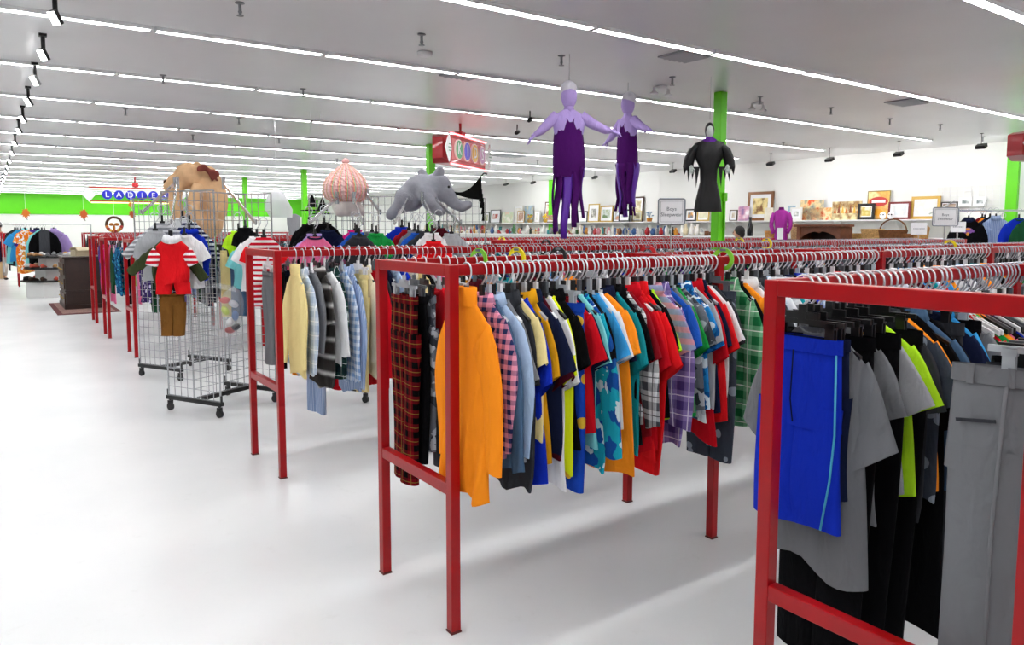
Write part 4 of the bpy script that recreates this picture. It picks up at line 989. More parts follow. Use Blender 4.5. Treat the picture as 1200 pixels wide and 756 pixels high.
# ------------------------------------------------------------------ hanging letter signs
M_NEON = mat('neon_pink', '#FF8A90', .3, emit=3.5, ecol='#FF6A70'); M_SIGNRED = mat('sign_red', '#A8121E', .35, coat=.3); M_NEONY = mat('neon_yellow', '#FFE9A8', .3, emit=2.0, ecol='#FFE7A0')
def letter_sign(q, ang, L_, H_, letters, colours, lab, poleh):
    """hexagonal box sign with lettered discs; local x along the sign, front faces local -y"""
    t = thing('letter_sign', lab, 'sign', q, ang)
    D = .26; pr = [(-D/2, H_*.28), (0, H_*.5), (D/2, H_*.28), (D/2, -H_*.28), (0, -H_*.5), (-D/2, -H_*.28)]
    pr = [(-D/2, -H_/2), (-D/2-.0, H_/2), (D/2, H_/2), (D/2, -H_/2)]
    mb = MB(); mb.loft([[(x, y*(1 if i in (1, 2) else .55), z*(1 if i in (1, 2) else .72)) for y, z in pr] for i, x in enumerate((-L_/2, -L_/2+.14, L_/2-.14, L_/2))], True); mb.build('box', M_SIGNRED, t)
    mb = MB(); mb.box((0, -D/2-.002, 0), (L_-.3, .01, H_*.72)); mb.build('face_panel', mat('sign_pink', '#D87C80', .4), t)
    for z in (H_/2+.015, -H_/2-.015):
        mb = MB(); mb.tube([(-L_/2+.12, -D/2+.0, z), (L_/2-.12, -D/2+.0, z)], .012, 8); mb.build('neon_tube', M_NEON, t, True)
    k = len(letters)
    for i, (ch, c) in enumerate(zip(letters, colours)):
        x = (i-(k-1)/2)*(L_-.38)/k; rz_ = H_*.36; rx = min(rz_, (L_-.38)/k*.44)
        mb = MB(); mb.loft([[(x+rx*math.cos(2*PI*j/24), y, rz_*math.sin(2*PI*j/24)) for j in range(24)] for y in (-D/2-.03, -D/2-.008)], True); dsc = mb.build('letter_disc', mat('disc_rim', '#F2E6E0', .4), t)
        mb = MB(); mb.loft([[(x+.88*rx*math.cos(2*PI*j/24), y, .9*rz_*math.sin(2*PI*j/24)) for j in range(24)] for y in (-D/2-.034, -D/2-.031)], True); mb.build('disc_field', mat('disc_'+c, c, .4), dsc)
        if ch.strip():
            tx = text('letter', ch, rz_*1.65, M_PAPER, dsc, (x, -D/2-.037, 0), (R(90), 0, 0), .003); tx.scale.x = .85
    for s_ in (-1, 1):
        mb = MB(); x = s_*(L_/2-.02); w_, h_ = .11, H_*.5
        mb.add([(x-w_, -D/2-.02, 0), (x, -D/2-.03, -h_), (x+w_, -D/2-.01, 0), (x, -D/2-.03, h_), (x-w_, -D/2-.01, 0), (x, -D/2-.015, -h_), (x+w_, -D/2, 0), (x, -D/2-.015, h_)], [(0, 1, 2, 3), (7, 6, 5, 4), (0, 4, 5, 1), (1, 5, 6, 2), (2, 6, 7, 3), (3, 7, 4, 0)])
        d_ = mb.build('diamond', M_PAPER, t)
        for kk in range(3):
            mb = MB(); mb.box((x, -D/2-.034, (1-kk)*.04), (.1-.03*abs(1-kk), .003, .012)); mb.build('small_print', mat('print_green', '#7FA88C', .7), d_)
    mb = MB(); mb.box((0, 0, H_/2+.05), (.13, .1, .1)); mb.build('mount_box', M_SIGNRED, t)
    mb = MB(); mb.tube([(0, 0, H_/2+.08), (0, 0, CEIL-q[2])], .018, 8); mb.build('pole', M_SIGNRED, t)
    return t
ax = math.atan2(.58, .81)
a_ = dep(513, 178, 9.3); mid = a_+Vector((.81, .58, 0))*.73; mid.z = dep(540, 180, 10.05).z
letter_sign(mid, ax, 1.47, .36, 'KIDS', ('#5FA874', '#6A5FD8', '#E8B84A', '#C890B8'), 'red box sign with KIDS letters on coloured discs hanging from the ceiling', 0)
a_ = dep(1192, 170, 6.6); mid = a_+Vector((.96, -.28, 0))*.62; 
letter_sign(mid, math.atan2(-.28, .96), 1.3, .26, '    ', ('#2F8A4A', '#4A3FC0', '#E8B81E', '#B0528A'), 'red box sign hanging over the hoodies by the green pilaster', 0)
# open-frame LADIES sign
q = dep(159, 229, 20.3)
t = thing('ladies_sign', 'open frame sign with LADIES on blue discs hanging from the ceiling', 'sign', q, R(-8))
for z in (.2, -.17):
    mb = MB(); mb.bar((-1.12, .03, z), (1.12, .03, z), .03); mb.build('frame_bar', M_SIGNRED, t)
    mb = MB(); mb.tube([(-1.08, 0, z-.04), (1.08, 0, z-.04)], .014, 8); mb.build('neon_tube', M_NEONY, t)
for i, ch in enumerate('LADIES'):
    x = -.69+i*.282
    mb = MB(); mb.loft([[(x+.125*math.cos(2*PI*j/24), y, .125*math.sin(2*PI*j/24)) for j in range(24)] for y in (-.03, 0)], True); d_ = mb.build('letter_disc', mat('disc_blue', '#2A2FC4', .4), t)
    text('letter', ch, .2, M_PAPER, d_, (x, -.034, 0), (R(90), 0, 0), .004)
for s_ in (-1, 1):
    x = s_*1.12; mb = MB(); mb.loft([[(x-.16, y, 0), (x, y, -.2), (x+.16, y, 0), (x, y, .2)] for y in (-.03, 0)], True); mb.build('diamond', M_PAPER, t)
mb = MB(); mb.tube([(0, .03, .2), (0, .03, CEIL-q.z)], .025, 8); mb.build('pole', M_SIGNRED, t)
mb = MB(); mb.box((0, .03, .28), (.16, .1, .1)); mb.build('mount_box', M_SIGNRED, t)

# ------------------------------------------------------------------ picture wall
mb = MB(); t = thing('wall_shelf', 'long white upper shelf on the picture wall', 'shelf', (XR-.16, 14.5, 1.70))
mb.box((0, 0, -.012), (.32, 18.2, .024)); mb.build('board', M_WHITE, t)
for k in range(16):
    mb = MB(); mb.add([(.15, -8.8+k*1.17-.01, -.024), (.15, -8.8+k*1.17-.01, -.2), (-.12, -8.8+k*1.17-.01, -.024), (.15, -8.8+k*1.17+.01, -.024), (.15, -8.8+k*1.17+.01, -.2), (-.12, -8.8+k*1.17+.01, -.024)], [(0, 1, 2), (5, 4, 3), (0, 3, 4, 1), (1, 4, 5, 2), (2, 5, 3, 0)]); mb.build('bracket', M_WHITE, t)
t = thing('display_counter', 'long white counter of small wares under the picture shelf', 'counter', (12.95, 14.6, 0))
mb = MB(); mb.box((0, 0, 1.36), (.8, 18.2, .03)); mb.build('top', M_WHITE, t)
mb = MB(); mb.box((.05, 0, .672), (.6, 18.0, 1.344)); mb.build('body', mat('counter_body', '#D5D3CE', .6), t)
def art_mat(i, cols):
    mt = bpy.data.materials.new('art'); nt, N, L, b = nodes_of(mt); b.inputs['Roughness'].default_value = .6
    tc = N.new('ShaderNodeTexCoord'); n = N.new('ShaderNodeTexNoise'); n.inputs['Scale'].default_value = 6; n.inputs['Detail'].default_value = 4
    mp = N.new('ShaderNodeMapping'); mp.inputs['Location'].default_value = (i*1.7, i, i*.3); L.new(tc.outputs['Object'], mp.inputs[0]); L.new(mp.outputs[0], n.inputs['Vector'])
    r = N.new('ShaderNodeValToRGB'); r.color_ramp.interpolation = 'LINEAR'
    for k, c in enumerate(cols):
        e = r.color_ramp.elements[k] if k < 2 else r.color_ramp.elements.new(.5)
        e.position = .36+.28*k/max(1, len(cols)-1); e.color = (*hexc(c), 1)
    L.new(n.outputs[0], r.inputs[0]); L.new(r.outputs[0], b.inputs['Base Color']); return mt
PICN = 0
def picture(p0, p1, ytop, frame, art_, lab, xw=13.44, fw=.03, mat_w=0.0, base=1.701, name='framed_picture'):
    """a picture leaning on the shelf; pixel columns p0..p1 and top row give its place on the wall"""
    global PICN; PICN += 1
    a = at(p0, ytop, 0, xw); b = at(p1, ytop, 0, xw); z1 = (a.z+b.z)/2; w_ = abs(a.y-b.y); h_ = z1-base; yc = (a.y+b.y)/2
    t = thing(name, lab, 'picture', (xw, yc, base)); t.rotation_euler = (0, R(4), 0)
    if frame:
        fm = mat('frame_'+frame, frame, .4, .15)
        for c, d_ in (((0, 0, fw/2), (.022, w_, fw)), ((0, 0, h_-fw/2), (.022, w_, fw)), ((0, -w_/2+fw/2, h_/2), (.022, fw, h_-2*fw)), ((0, w_/2-fw/2, h_/2), (.022, fw, h_-2*fw))):
            mb = MB(); mb.box(c, d_); mb.build('frame_bar', fm, t)
        e = fw
    else: e = 0
    mb = MB(); mb.box((.004, 0, h_/2), (.012, w_-2*e, h_-2*e)); bk = mb.build('mount', M_PAPER, t)
    mw = mat_w*w_
    mb = MB(); mb.box((-.0035, 0, h_/2), (.004, w_-2*e-2*mw, h_-2*e-2*mw)); mb.build('print', art_mat(PICN, art_), t)
    return t, w_, h_
PICS = [
 (566, 573, 249, '#4A5A3A', ('#D9D8C4', '#8FA070'), 'small green-framed picture by the elephant end of the shelf', .02, .15),
 (574.5, 586, 246, '#1C1A18', ('#F2EDE6', '#C0392B', '#F4F0EA'), 'black-framed red flower picture on the shelf', .02, .2),
 (588, 601, 249, None, ('#F3EFE2', '#C9D8B8', '#E9C9B0'), 'unframed pale floral canvas on the shelf', .02, 0),
 (602, 612, 241, '#E5E2D8', ('#F1EFE8', '#D8D4C8'), 'tall white-framed pale picture behind smaller ones', .03, .1),
 (614, 624, 241, None, ('#B9CBD8', '#8FA9B8', '#C9C2A0'), 'blue landscape canvas above the potted flowers', .03, 0),
 (606, 614, 247, '#B08A3C', ('#E6D8C8', '#A8785A', '#F0EAE0'), 'gold-framed small picture beside the potted flowers', .02, .1),
 (626, 632.5, 247, '#C9C6BC', ('#EDEBE4', '#B8C8B0'), 'pale framed small picture by the potted flowers', .02, .2),
 (638, 650, 236.5, '#6A4A2C', ('#E9DFD0', '#B5605A', '#8FA07A'), 'brown-framed rosy floral picture behind the purple ribbons', .03, .08),
 (676, 688, 247.5, '#2A2825', ('#EFEDE8', '#8A8A88', '#F2F0EC'), 'wide black-framed sketch behind the purple gown', .02, .25),
 (689, 702, 239, '#BFA24A', ('#F1EEE4', '#7A7870', '#ECE8DC'), 'gold-framed bird print with a wide cream mount', .03, .22),
 (703, 718, 241, '#B8943A', ('#A9B894', '#DCE4E0', '#6F8A5A'), 'gold-framed green landscape picture on the shelf', .035, .14),
 (719, 728, 240.5, '#3A3835', ('#E8ECEE', '#B8C4CC', '#D08A60'), 'thin dark-framed pale picture beside gold landscape', .02, .1),
 (725, 738, 245.5, '#33363A', ('#F0F0EE', '#B8BABC', '#F2F2F0'), 'dark grey-framed small sketch standing in front', .04, .15),
 (741, 753.5, 230.5, '#4A2C20', ('#EFE9CF', '#C9B88A', '#F2EEDC'), 'tall dark brown-framed cream picture', .035, .15),
 (741, 752, 247, '#D8CB94', ('#EDE7CC', '#D5CCA2'), 'cream-framed picture in front of the tall brown frame', .03, .1),
 (803, 815.5, 245, '#1D1B1A', ('#F0E6D2', '#E09A3A', '#6A7C8C'), 'black-framed colourful picture beside the boys sleepwear sign', .03, .16),
 (817, 831, 243.5, '#C6A552', ('#F1ECDC', '#D9D6B8', '#E6DFC4'), 'gold-framed pale picture beside the green column', .03, .08),
 (855, 864, 246, '#5A4A3A', ('#EDE6DC', '#B09A80'), 'small brown-framed picture just past the green column', .02, .2),
 (865, 878, 242, None, ('#F3F0F2', '#D8A0B8', '#8A6A9A'), 'unframed white canvas with pink figures', .02, 0),
 (876, 906, 224.5, '#7A4A1E', ('#F3E6B0', '#E9D490', '#7A4E22'), 'large brown and gold framed sunset landscape', .06, .12),
 (896, 906, 243.5, '#E6DFCC', ('#EFE9DA', '#DCD3BC'), 'small cream-framed picture beside the pink mannequin', .03, 0),
 (926, 940, 243, '#E8E6E0', ('#F2F1EE', '#8C9690', '#F4F3F0'), 'white-framed small twig picture beside the pink mannequin', .03, .2),
 (923, 932, 241, None, ('#7FA3B8', '#A8C0CC'), 'blue canvas edge behind the twig picture', .02, 0),
 (937.5, 965, 234.5, None, ('#E8602A', '#F4D9A0', '#C8402A', '#7A8A8A'), 'orange poppy canvas on the shelf', .02, 0),
 (940, 976, 243.5, None, ('#F08A2A', '#F8E2B0', '#E05A24'), 'lower orange blossom canvas in front of the poppy canvas', .02, 0),
 (975, 1010, 236, None, ('#F2E9C4', '#E9DCA8', '#B08A4A', '#8A5A2A'), 'wide canvas of sailing boats on the shelf', .02, 0),
 (1005.5, 1025, 238.5, '#1A1614', ('#EADFA0', '#D0B850', '#F0EBD0'), 'black-framed yellow picture leaning on the shelf', .05, .06),
 (1016.5, 1043, 223.5, '#8A7A3A', ('#F0C060', '#E8A050', '#F4DFA0'), 'tall vintage poster with a red oval and yellow ground', .012, 0),
 (1041, 1067, 236.5, '#7A2A2A', ('#F4F2F0', '#DDE2E6', '#F0EAE6'), 'dark red-framed white picture on the shelf', .035, .1),
 (1068, 1102, 230, '#C9A24A', ('#F6F5F2', '#E4E2DC', '#F4F2EC'), 'large gold-framed white picture on the shelf', .05, .05),
 (1102.5, 1122, 236.5, '#2C2622', ('#B8A08A', '#6A5A50', '#D8C8B8'), 'dark photo collage beside the large gold frame', .02, .05),
]
for (p0, p1, yt, fr_, ar, lab, fw, mw) in PICS:
    behind = any(k in lab for k in ('behind', 'above', 'tall', 'large', 'edge', 'poppy'))
    t, w_, h_ = picture(p0, p1, yt, fr_, ar, lab, 13.47 if behind else 13.40 if 'front' not in lab else 13.34, fw, mw)
    if 'vintage' in lab:
        mb = MB(); mb.loft([[(x, w_*.42*math.cos(2*PI*j/28), h_*.62+h_*.17*math.sin(2*PI*j/28)) for j in range(28)] for x in (-.008, -.005)], True); mb.build('red_oval', mat('poster_red', '#C63A34', .6), t)
        mb = MB(); mb.box((-.009, 0, h_*.63), (.002, w_*.6, h_*.1)); mb.build('name_band', M_PAPER, t)
        mb = MB(); mb.ell((-.004, 0, h_*.25), (.004, w_*.25, h_*.13)); mb.build('fruit_emblem', mat('poster_gold', '#E8A020', .6), t)
    if 'sailing' in lab:
        for k in range(7):
            y_ = (k-3)*w_*.13; hh = h_*(.34+.1*(k % 3)); mb = MB(); mb.add([(-.007, y_-.03, h_*.36), (-.007, y_+.03, h_*.36), (-.007, y_, h_*.36+hh), (-.004, y_-.03, h_*.36), (-.004, y_+.03, h_*.36), (-.004, y_, h_*.36+hh)], [(0, 1, 2), (5, 4, 3), (0, 3, 4, 1), (1, 4, 5, 2), (2, 5, 3, 0)]); mb.build('painted_sail', mat(f'sail_{k%3}', ('#C86A2A', '#E0B040', '#8A4A2A')[k % 3], .7), t)
# masks
q = at(1039.5, 254, 0, 13.32)
for k in (-1, 1):
    t = thing('mask_ornament', 'small white and black mask ornament before the red-framed picture', 'ornament', (13.31, q.y+k*.075, 1.701), 0, 'mask ornaments on the picture shelf')
    mb = MB(); mb.ell((0, 0, .07), (.03, .06, .068)); mb.build('face', M_PAPER, t, True)
    for s_ in (-1, 1): mb = MB(); mb.ell((-.026, s_*.022, .085), (.008, .014, .012)); mb.build('eye_hole', M_BLACKPL, t, True)
# pots of flowers on the shelf
def flower_pot(px, x, base, potc, cols, lab, r_=.06, h_=.09):
    q = at(px, 258, 0, x); t = thing('flower_pot', lab, 'plant', (x, q.y, base))
    mb = MB(); mb.lathe([(r_*.7, 0), (r_, h_), (r_*1.1, h_+.004), (r_*.9, h_-.003)], 12); mb.build('pot', mat('pot_'+potc, potc, .5), t, True)
    rnd = random.Random(int(px))
    for k in range(12):
        a = rnd.uniform(0, 6.28); rr = rnd.uniform(0, r_*1.2); z = h_+rnd.uniform(.05, .15)
        p = (rr*math.cos(a), rr*math.sin(a), z)
        mb = MB(); mb.tube([(0, 0, h_-.01), (p[0]*.5, p[1]*.5, (h_+z)/2), p], .003, 5); mb.ell(p, (.026, .026, .018), None, 8, 5); mb.build('flower', mat('petal_'+cols[k % len(cols)], cols[k % len(cols)], .7), t, True)
flower_pot(621, 13.3, 1.701, '#C8A05A', ('#E8C22A', '#7FA83A', '#E0802A'), 'pot of yellow and green flowers on the picture shelf', .09)
flower_pot(639, 13.3, 1.701, '#D8B030', ('#F0C010', '#E8D040'), 'pot of yellow flowers by the rosy floral picture', .07)
flower_pot(761, 13.3, 1.701, '#E0902A', ('#8AA0B8', '#B8C4D0', '#6A88A8'), 'orange pot of blue flowers on the picture shelf', .08)

# small wares on the counter
KCOL = [('white', '#E9E7E2'), ('white', '#E9E7E2'), ('white', '#E9E7E2'), ('cream', '#DCCFAE'), ('silver', '#B9BCC0'), ('brown', '#6E4428'), ('blue', '#35588C'), ('red', '#A8242A'), ('grey', '#7C7F84'), ('teal', '#2F8C8C'), ('amber', '#C9862A'), ('black', '#1B1B1D'), ('green', '#3E6B3C'), ('cream', '#DCCFAE'), ('pink', '#C9808A')]
KTYPE = {'vase': [(.03, 0), (.055, .05), (.05, .1), (.022, .15), (.03, .18), (.02, .178)], 'bottle': [(.035, 0), (.035, .11), (.014, .15), (.014, .2), (.01, .2)], 'mug': [(.04, 0), (.042, .09), (.036, .09), (.034, .015)], 'bowl': [(.03, 0), (.075, .06), (.07, .06), (.026, .012)],
         'candlestick': [(.045, 0), (.04, .012), (.012, .03), (.018, .08), (.01, .1), (.025, .14), (.02, .145)], 'ginger_jar': [(.035, 0), (.06, .05), (.06, .09), (.035, .13), (.04, .135), (.03, .155), (.006, .17)]}
KM = {k: MB().lathe(p, 12).mesh(k, DEF, True) for k, p in KTYPE.items()}
rnd = random.Random(77); used = {}
yy = 10.6
while yy < 23.3:
    for xx in (12.68, 13.0):
        k = rnd.choice(list(KTYPE)); cn, ch = rnd.choice(KCOL)
        o = bpy.data.objects.new(k, KM[k]); COL.objects.link(o); o.location = (xx+rnd.uniform(-.03, .03), yy+rnd.uniform(-.03, .03), 1.3752); sv = rnd.uniform(.8, 1.25); o.scale = (sv, sv, sv*rnd.uniform(.8, 1.35))
        o.material_slots[0].link = 'OBJECT'; o.material_slots[0].material = mat('ware_'+cn, ch, .3)
        tag(o, f'small {cn} {k.replace("_", " ")} among the wares on the white counter', 'ornament', 'small wares on the white counter')
    yy += rnd.uniform(.11, .19)
# figurines and boxes on the same counter, nearer the baskets
def basket(px, py, x, w_, h_, lab, lid=False, handle=False, col_='#B58A55'):
    q = at(px, py, 0, x); t = thing('wicker_basket', lab, 'basket', (x, q.y, q.z))
    mb = MB(); n = 24; rings = []
    for i in range(7):
        f = i/6; r_ = w_/2*(.82+.18*f)*(1+.02*(i % 2)); rings.append([(r_*.75*math.cos(2*PI*k/n), r_*math.sin(2*PI*k/n), h_*f) for k in range(n)])
    rings.append([(v[0]*.9, v[1]*.9, v[2]) for v in rings[-1]]); rings.append([(v[0], v[1], h_*.15) for v in rings[-1]])
    m_ = mat('wicker_'+col_, col_, .8, var=.3, vscale=40, bump=.6, bscale=90); mb.loft(rings, True); mb.build('bowl', m_, t)
    if handle:
        mb = MB(); mb.tube([(0, w_*.48*math.cos(R(a)), h_*.9+w_*.42*math.sin(R(a))) for a in range(0, 181, 15)], .012, 6); mb.build('handle', m_, t, True)
    if lid:
        mb = MB(); mb.lathe([(w_*.52, 0), (w_*.5, .02), (w_*.25, h_*.4), (.01, h_*.5)], 20); o = mb.build('lid', m_, t, True); o.location.z = h_; o.scale.x = .78
t = thing('plank_table', 'long wooden table of wicker baskets in front of the counter', 'table', (12.0, 8.6, 0))
for k in range(3):
    mb = MB(); mb.box((-.18+.18*k, 0, 1.325), (.175, 5.6, .03)); mb.build('plank', M_WOODM, t)
for sx in (-.22, .22):
    for sy in (-2.7, 0, 2.7): mb = MB(); mb.box((sx, sy, .655), (.05, .05, 1.31)); mb.build('leg', M_WOODM, t)
TB = 1.3405
def on_table(px, w_, h_, lab, **k):
    q = at(px, 280, 0, 12.0); 
    basket_at(q.y, w_, h_, lab, **k)
def basket_at(y, w_, h_, lab, x=12.0, **k):
    q = at(900, 280, 0, x)
    t0 = len(bpy.data.objects); 
    basket(900, 280, x, w_*.95, h_*.95, lab, **k); t = [o for o in bpy.data.objects if o.get('label') == lab][0]; t.location = (x, y, TB)
on_table(903, .26, .16, 'tan open wicker basket beneath the pink mannequin', col_='#C08A4A')
on_table(918, .22, .2, 'tan wicker basket with handle beside the pink mannequin', handle=True, col_='#B8925A')
on_table(932, .2, .2, 'round-lidded wicker basket beside the dark hutch', lid=True, col_='#C9A878')
on_table(1003, .3, .12, 'low tan wicker tray basket past the dark hutch', col_='#C49A5A')
on_table(1022, .4, .2, 'wide pale wicker basket below the yellow poster', col_='#CDA468')
on_table(1046, .48, .18, 'large dark wicker hamper with tall handle', handle=True, lid=False, col_='#7A4E28')
on_table(1065, .24, .12, 'small dark wicker basket beside the tall-handled hamper', col_='#8A5A30')
on_table(1079, .26, .2, 'round pale wicker basket behind the small sign card', lid=True, col_='#B98A50')
# dark hutch
a = at(940, 270, 0, 11.35); b = at(991, 270, 0, 11.35); wH = a.y-b.y; zt = at(965, 263, 0, 11.35).z
t = thing('wooden_hutch', 'dark wooden hutch with an arched opening before the picture wall', 'hutch', (11.35, (a.y+b.y)/2, 0))
mb = MB(); mb.box((.0, 0, zt-.02), (.42, wH+.06, .04)); mb.build('top_board', M_WOODM, t, bev=.006)
for s_ in (-1, 1): mb = MB(); mb.box((.02, s_*(wH/2-.03), (zt-.04)/2), (.36, .06, zt-.041)); mb.build('side_panel', M_WOODM, t)
mb = MB(); mb.box((.18, 0, (zt-.04)/2), (.02, wH-.12, zt-.041)); mb.build('back_panel', M_WOODD, t)
mb = MB(); n = 14; V = []; w2 = wH/2-.06
for k in range(n+1):
    f = k/n; y_ = -w2+2*w2*f; za = zt-.04-.2+.13*math.sin(PI*f)**.7-.03*math.exp(-((f-.5)/.06)**2)
    V += [(-.14, y_, za), (-.14, y_, zt-.041), (-.11, y_, za), (-.11, y_, zt-.041)]
fs = []
for k in range(n):
    o_ = k*4; fs += [(o_, o_+4, o_+5, o_+1), (o_+3, o_+7, o_+6, o_+2), (o_, o_+2, o_+6, o_+4)]
mb.add(V, fs); mb.build('arched_front', M_WOODM, t)
mb = MB(); mb.box((.02, 0, 1.12), (.32, wH-.12, .03)); mb.build('shelf', M_WOODM, t)
mb = MB(); mb.box((-.13, 0, .55), (.02, wH-.12, 1.1)); mb.build('lower_panel', M_WOODM, t)
P_ = t.location
t = thing('leafy_plant', 'green leafy plant inside the arched opening of the dark hutch', 'plant', (11.33, P_.y+.06, 1.1355))
mb = MB(); mb.lathe([(.05, 0), (.07, .08), (.06, .08)], 12); mb.build('pot', M_BLACKPL, t, True)
rnd = random.Random(2)
for k in range(22):
    a = rnd.uniform(0, 6.28); l_ = rnd.uniform(.08, .16); d_ = Vector((math.cos(a)*.6, math.sin(a), .5)).normalized(); s_ = d_.cross(Vector((0, 0, 1))).normalized()*.025; p = Vector((0, 0, .08))
    mb = MB(); mb.add([p, p+d_*l_*.6+s_, p+d_*l_-Vector((0, 0, .02)), p+d_*l_*.6-s_], [(0, 1, 2, 3)]); mb.build('leaf', mat('leaf_green', '#2E6B2A', .5), t)
t = thing('white_figurine', 'small pale blue and white figurine inside the dark hutch', 'figurine', (11.3, P_.y-.2, 1.1355))
mb = MB(); mb.lathe([(.04, 0), (.03, .06), (.018, .1), (.022, .13), (.004, .15)], 10); mb.build('body', mat('pale_porcelain', '#D5DEEA', .3), t, True); mb = MB(); mb.ell((0, 0, .155), (.016, .016, .02)); mb.build('head', mat('pale_porcelain', ''), t, True)
# mannequin with magenta shirt
q = at(915, 270, 0, 11.6)
t = thing('mannequin_torso', 'headless torso mannequin wearing a magenta pink shirt', 'mannequin', (11.6, q.y, 0), R(-60)); t.scale = (.72, .72, 1)
mb = MB(); mb.lathe([(.16, 0), (.16, .015), (.03, .03), (.015, .05), (.015, 1.3)], 20); mb.build('stand', M_CHROME, t, True)
sc_ = .98
mb = MB(); mb.loft([ring_torso(*a) for a in ((.045, .045, 1.9, 22, 0, 1, 0, 0), (.06, .06, 1.87, 22, 0, 1, 0, 0), (.14, .085, 1.845, 22, 0, 1, 0, 0), (.175, .105, 1.8, 22, 0, 1, 0, 0), (.165, .115, 1.7, 22, .004, 30, 0, 0), (.14, .105, 1.55, 22, .006, 40, 0, 0), (.15, .11, 1.42, 22, .008, 40, 1, 0), (.165, .115, 1.3, 22, .01, 40, 1, 0))], True); mb.build('shirt', fabric('#A83A9C'), t, True)
for s_ in (-1, 1):
    mb = MB(); mb.tube([(s_*.16, 0, 1.8), (s_*.215, -.01, 1.7), (s_*.225, -.03, 1.58), (s_*.17, -.12, 1.47)], [.06, .055, .05, .045], 12); mb.build('sleeve', fabric('#A83A9C'), t, True)
mb = MB(); mb.loft([ring_torso(.07, .065, 1.865, 18, 0, 1, 0, 0), ring_torso(.055, .055, 1.915, 18, 0, 1, 0, 0), ring_torso(.06, .06, 1.9, 18, 0, 1, 0, 0)], False); mb.build('collar', fabric('#7A2A74'), t, True)
mb = MB(); mb.box((.0, -.15, 1.42), (.14, .004, .16)); mb.box((0, -.152, 1.52), (.14, .004, .05)); mb.build('price_card', M_PAPER, t)
# bottle
q = at(882, 277, 0, 12.75)
o = MB().lathe([(.055, 0), (.06, .02), (.06, .19), (.035, .27), (.026, .33), (.026, .355), (.03, .357), (.03, .39), (.01, .392)], 16).build('tall_bottle', mat('dark_glass', '#1E2021', .12), None, True, (12.66, q.y, 1.3752))
tag(o, 'tall dark glass bottle on the counter end by the pink mannequin', 'bottle')
# doll
q = at(864.5, 290, 0, 11.2)
t = thing('doll', 'big dark-haired doll in a pale pink top sitting on a stool', 'doll', (11.2, q.y, 1.1), R(-150))
mb = MB(); mb.loft([ring_torso(*a) for a in ((.03, .03, .27, 18, 0, 1, 0, 0), (.1, .06, .245, 18, 0, 1, 0, 0), (.12, .075, .17, 18, 0, 1, 0, 0), (.11, .08, .05, 18, 0, 1, 0, 0), (.12, .09, .0, 18, 0, 1, 0, 0))], True); mb.build('top', fabric('#EBC3BE'), t, True)
mb = MB(); mb.ell((0, 0, .36), (.085, .085, .095)); mb.ell((0, -.085, .35), (.012, .015, .014)); mb.build('head', mat('doll_skin', '#C99A7C', .6), t, True)
mb = MB(); mb.ell((0, .025, .385), (.105, .095, .1)); mb.ell((0, .07, .33), (.07, .05, .07)); mb.build('hair', mat('doll_hair', '#14100F', .6, bump=.5, bscale=80), t, True)
for s_ in (-1, 1):
    mb = MB(); mb.ell((s_*.03, -.08, .365), (.01, .008, .012)); mb.build('eye', M_BLACKPL, t, True)
    mb = MB(); mb.tube([(s_*.1, 0, .22), (s_*.14, -.03, .12), (s_*.1, -.1, .07)], [.035, .03, .025], 10); mb.build('arm', fabric('#EBC3BE'), t, True)
    mb = MB(); mb.tube([(s_*.05, -.02, .03), (s_*.06, -.16, .04), (s_*.06, -.2, -.1)], [.05, .045, .035], 10); mb.build('leg', mat('doll_skin', ''), t, True)
mb = MB(); mb.ell((0, -.083, .325), (.02, .006, .006)); mb.build('mouth', mat('doll_lip', '#A04848', .5), t, True)
t2 = thing('bar_stool', 'tall wooden stool under the dark-haired doll', 'stool', (11.2, q.y, 0))
mb = MB(); mb.lathe([(.14, 1.06), (.16, 1.07), (.16, 1.09), (.13, 1.0985)], 20); mb.build('seat', M_WOODM, t2, True)
for k in range(4): mb = MB(); a = PI/4+k*PI/2; mb.tube([(.18*math.cos(a), .18*math.sin(a), 0), (.11*math.cos(a), .11*math.sin(a), 1.07)], .016, 8); mb.build('leg', M_WOODM, t2)

# hoodies by the pilaster
gw = thing('wall_grid', 'white wire grid panel on the picture wall above the hoodies', 'grid panel', (XR-.03, at(1138, 240, 0, XR).y, 0))
mb = MB()
for k in range(11): mb.bar((0, -.55+.11*k, 1.62), (0, -.55+.11*k, 2.25), .006)
for k in range(9): mb.bar((-.004, -.55, 1.62+.079*k), (-.004, .55, 1.62+.079*k), .006)
mb.build('grid_panel', M_WHITEPL, gw)
for sy in (.25, -.25): mb = MB(); mb.bar((-.01, sy, 2.0), (-.55, sy*1.6, 1.78), .014, .02); mb.build('display_arm', M_CHROME, gw)
for p0, p1, lab in ((1124, 1139, 'white-framed photograph hooked on the wall grid by the hoodies'), (1141, 1156, 'second white-framed photograph hooked on the wall grid, nearer the pilaster')):
    picture(p0, p1, 231, '#F0F0F0', ('#B9C4BE', '#6E7A78', '#E4E8E8'), lab, XR-.075, .04, .05, base=at((p0+p1)/2, 242, 0, XR-.075).z)
def hoodie(px, py, depth, sc, kind, col_, lab, rz=-YAW-.6, co=None):
    q = dep(px, py, depth)
    t, h = hang(kind, col_, (q.x, q.y, q.z+.15), rz, sc, 1.0, lab, 'garments by the pilaster', M_BLACKPL, None, None, co, 'hanger of the '+lab, 'hangers by the pilaster')
    t.scale.y = 2.0; return t
hd = hoodie(1135, 258, 11.0, 1.11, 'long', 'black', 'black hoodie with a purple and yellow emblem by the picture wall', co='navy')
